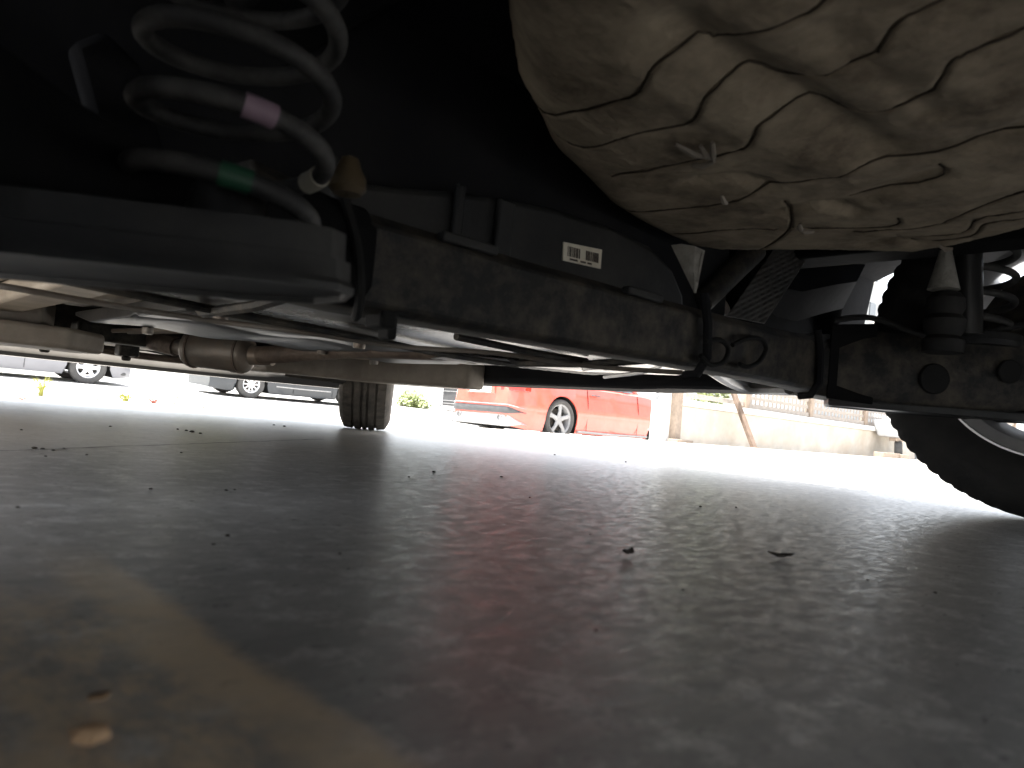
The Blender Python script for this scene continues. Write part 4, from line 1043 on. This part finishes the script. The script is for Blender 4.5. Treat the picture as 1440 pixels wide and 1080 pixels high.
weed(218, 566, .06, 5, 'few bare thin stalks at the slab edge right of the tufts', M['leaf_dry'], .4, 4)

def blob(mb, c, r, rnd, flat=.5, n=7):
    rings = []
    for k, (rr_, zz) in enumerate(((.35, 0.0), (.95, .15), (1.0, .5), (.6, .9), (.1, 1.0))):
        rings.append([(c[0] + math.cos(2 * PI * i / n) * r * rr_ * (1 + .35 * (rnd.random() - .5)), c[1] + math.sin(2 * PI * i / n) * r * rr_ * (1 + .35 * (rnd.random() - .5)), c[2] + zz * r * flat) for i in range(n)])
    mb.loft(rings)
def leaf_obj(px, py, L, m, label, grp, rz, seed, curl=.25):
    rnd = random.Random(seed); c = onz(px, py, 0); mb = MB(); top = []; n = 8; vs = []
    for i in range(n + 1):
        t = i / n; w = math.sin(PI * min(1, t * .96 + .03)) ** .8 * L * .3
        z = L * curl * (abs(t - .5) * 2) ** 2 * .5 + .0015
        for e in (-1, 0, 1): vs.append(((t - .5) * L, e * w * (1 + .2 * (rnd.random() - .5)), z + abs(e) * w * .35 + rnd.uniform(0, .0006)))
    mb.add(vs, [(i * 3 + j, i * 3 + j + 1, (i + 1) * 3 + j + 1, (i + 1) * 3 + j) for i in range(n) for j in range(2)])
    o = mb.build('dry_leaf', m, recalc=False, solid=.0006); o.location = c; o.rotation_euler = (0, 0, rz)
    tag(o, label, 'leaf', grp); return o
c = onz(126, 1040, 0); rnd = random.Random(12); mb = MB(); blob(mb, (0, 0, 0), .0058, rnd, .75, 6); o = mb.build('dirt_chip', M['leaf_dry'], angle=20); o.location = c; o.rotation_euler = (.1, .05, .4); o.scale = (1.15, .9, .9)
tag(o, 'tan chip of dry dirt lying nearest the camera at lower left', 'dirt chip')
leaf_obj(1098, 786, .022, M['crumb'], 'thin dark curled scrap on the floor right of centre', 'dry leaves on the ground', -.85, 2, .3)
leaf_obj(883, 782, .014, M['crumb'], 'small dark flake on the floor below the red coupe', 'dry leaves on the ground', .2, 3, .6)
leaf_obj(138, 990, .008, M['leaf_dry'], 'faint brown leaf crumb just behind the tan dirt chip', 'dry leaves on the ground', .5, 4, .2)
rnd = random.Random(5)
for k, (px, py) in enumerate([(188, 560), (196, 562), (222, 566), (232, 567), (258, 571), (286, 574), (302, 575), (338, 580), (376, 581), (398, 583), (415, 583), (424, 583), (463, 585), (10, 552), (88, 558), (30, 563), (128, 562), (137, 563)]):
    leaf_obj(px, py, rnd.uniform(.02, .045), [M['leaf_red'], M['leaf_dry'], M['crumb']][k % 3], 'small fallen leaf lying on the bright edge of the slab', 'fallen leaves along the slab edge', rnd.uniform(0, 6), 40 + k, .4)
proto = None
spots = [(610, 664, 5), (705, 671, 4), (985, 713, 4), (318, 690, 4), (212, 688, 4), (25, 714, 4), (330, 689, 3), (300, 766, 4), (320, 754, 6), (60, 632, 5), (75, 634, 4), (64, 642, 3), (48, 631, 6), (90, 631, 3), (122, 640, 3), (255, 637, 3), (270, 608, 6), (282, 610, 4), (262, 606, 4), (400, 600, 4), (385, 598, 3), (250, 604, 3), (575, 671, 3), (745, 700, 3), (830, 752, 3), (960, 830, 4), (1035, 714, 3), (1240, 690, 3), (1315, 834, 4), (838, 887, 4), (490, 800, 3), (478, 779, 4), (155, 600, 3), (30, 605, 3), (880, 650, 3), (780, 640, 3), (1220, 816, 3)]
for k, (px, py, s) in enumerate(spots):
    c = onz(px, py, 0); d = (c - CAM).length; r = s * .5 * d / F_PX * 1.1
    if proto is None or k < 4:
        mb = MB(); blob(mb, (0, 0, 0), .005, rnd, .8); o = mb.build('crumb', M['crumb']); proto = o; 
    else: o = proto.copy(); C.objects.link(o)
    o.location = (c.x, c.y, 0.0); o.scale = (r / .005,) * 3; o.rotation_euler = (0, 0, rnd.uniform(0, 6))
    tag(o, 'tiny dark crumb of dirt on the grey concrete floor', 'dirt crumb', 'dirt crumbs scattered on the slab')

# ------------------------------------------------------------------ light, sky, camera
sc = bpy.context.scene
w = bpy.data.worlds.new('World'); sc.world = w; w.use_nodes = True
N = w.node_tree.nodes; L = w.node_tree.links; bg = N['Background']
sky = N.new('ShaderNodeTexSky'); sky.sky_type = 'NISHITA'; sky.sun_disc = False
EL = math.radians(74); AZ = math.radians(-35)          # azimuth: where the sun stands, clockwise from +Y
sky.sun_elevation = EL; sky.sun_rotation = AZ; sky.air_density = 1.0; sky.dust_density = 2.0; sky.ozone_density = 1.0
hz = N.new('ShaderNodeHueSaturation'); hz.inputs['Saturation'].default_value = .28; L.new(sky.outputs[0], hz.inputs['Color']); L.new(hz.outputs[0], bg.inputs[0]); bg.inputs[1].default_value = .12
sd = bpy.data.lights.new('sun', 'SUN'); sd.energy = 4.5; sd.angle = math.radians(.6); sd.color = (1, .97, .93)
so = bpy.data.objects.new('sun', sd); C.objects.link(so)
dirv = Vector((math.sin(AZ) * math.cos(EL), math.cos(AZ) * math.cos(EL), math.sin(EL)))
so.rotation_euler = dirv.to_track_quat('Z', 'Y').to_euler(); so.location = (0, 0, 20)

cd = bpy.data.cameras.new('camera'); co = bpy.data.objects.new('camera', cd); C.objects.link(co); sc.camera = co
cd.sensor_fit = 'HORIZONTAL'; cd.sensor_width = 36; cd.lens = 36 * F_PX / 1440; cd.clip_start = .01; cd.clip_end = 3000
X = cam_to_world(Vector((1, 0, 0))); Yv = cam_to_world(Vector((0, -1, 0))); Z = cam_to_world(Vector((0, 0, -1)))
co.matrix_world = Matrix(((X.x, Yv.x, Z.x, CAM.x), (X.y, Yv.y, Z.y, CAM.y), (X.z, Yv.z, Z.z, CAM.z), (0, 0, 0, 1)))
cd.dof.use_dof = True; cd.dof.focus_distance = 2.2; cd.dof.aperture_fstop = cd.lens / 2.6
sc.view_settings.view_transform = 'Standard'; sc.view_settings.look = 'None'; sc.view_settings.gamma = 1.0
sc.view_settings.exposure = 2.62
sc.cycles.diffuse_bounces = 8; sc.cycles.max_bounces = 12
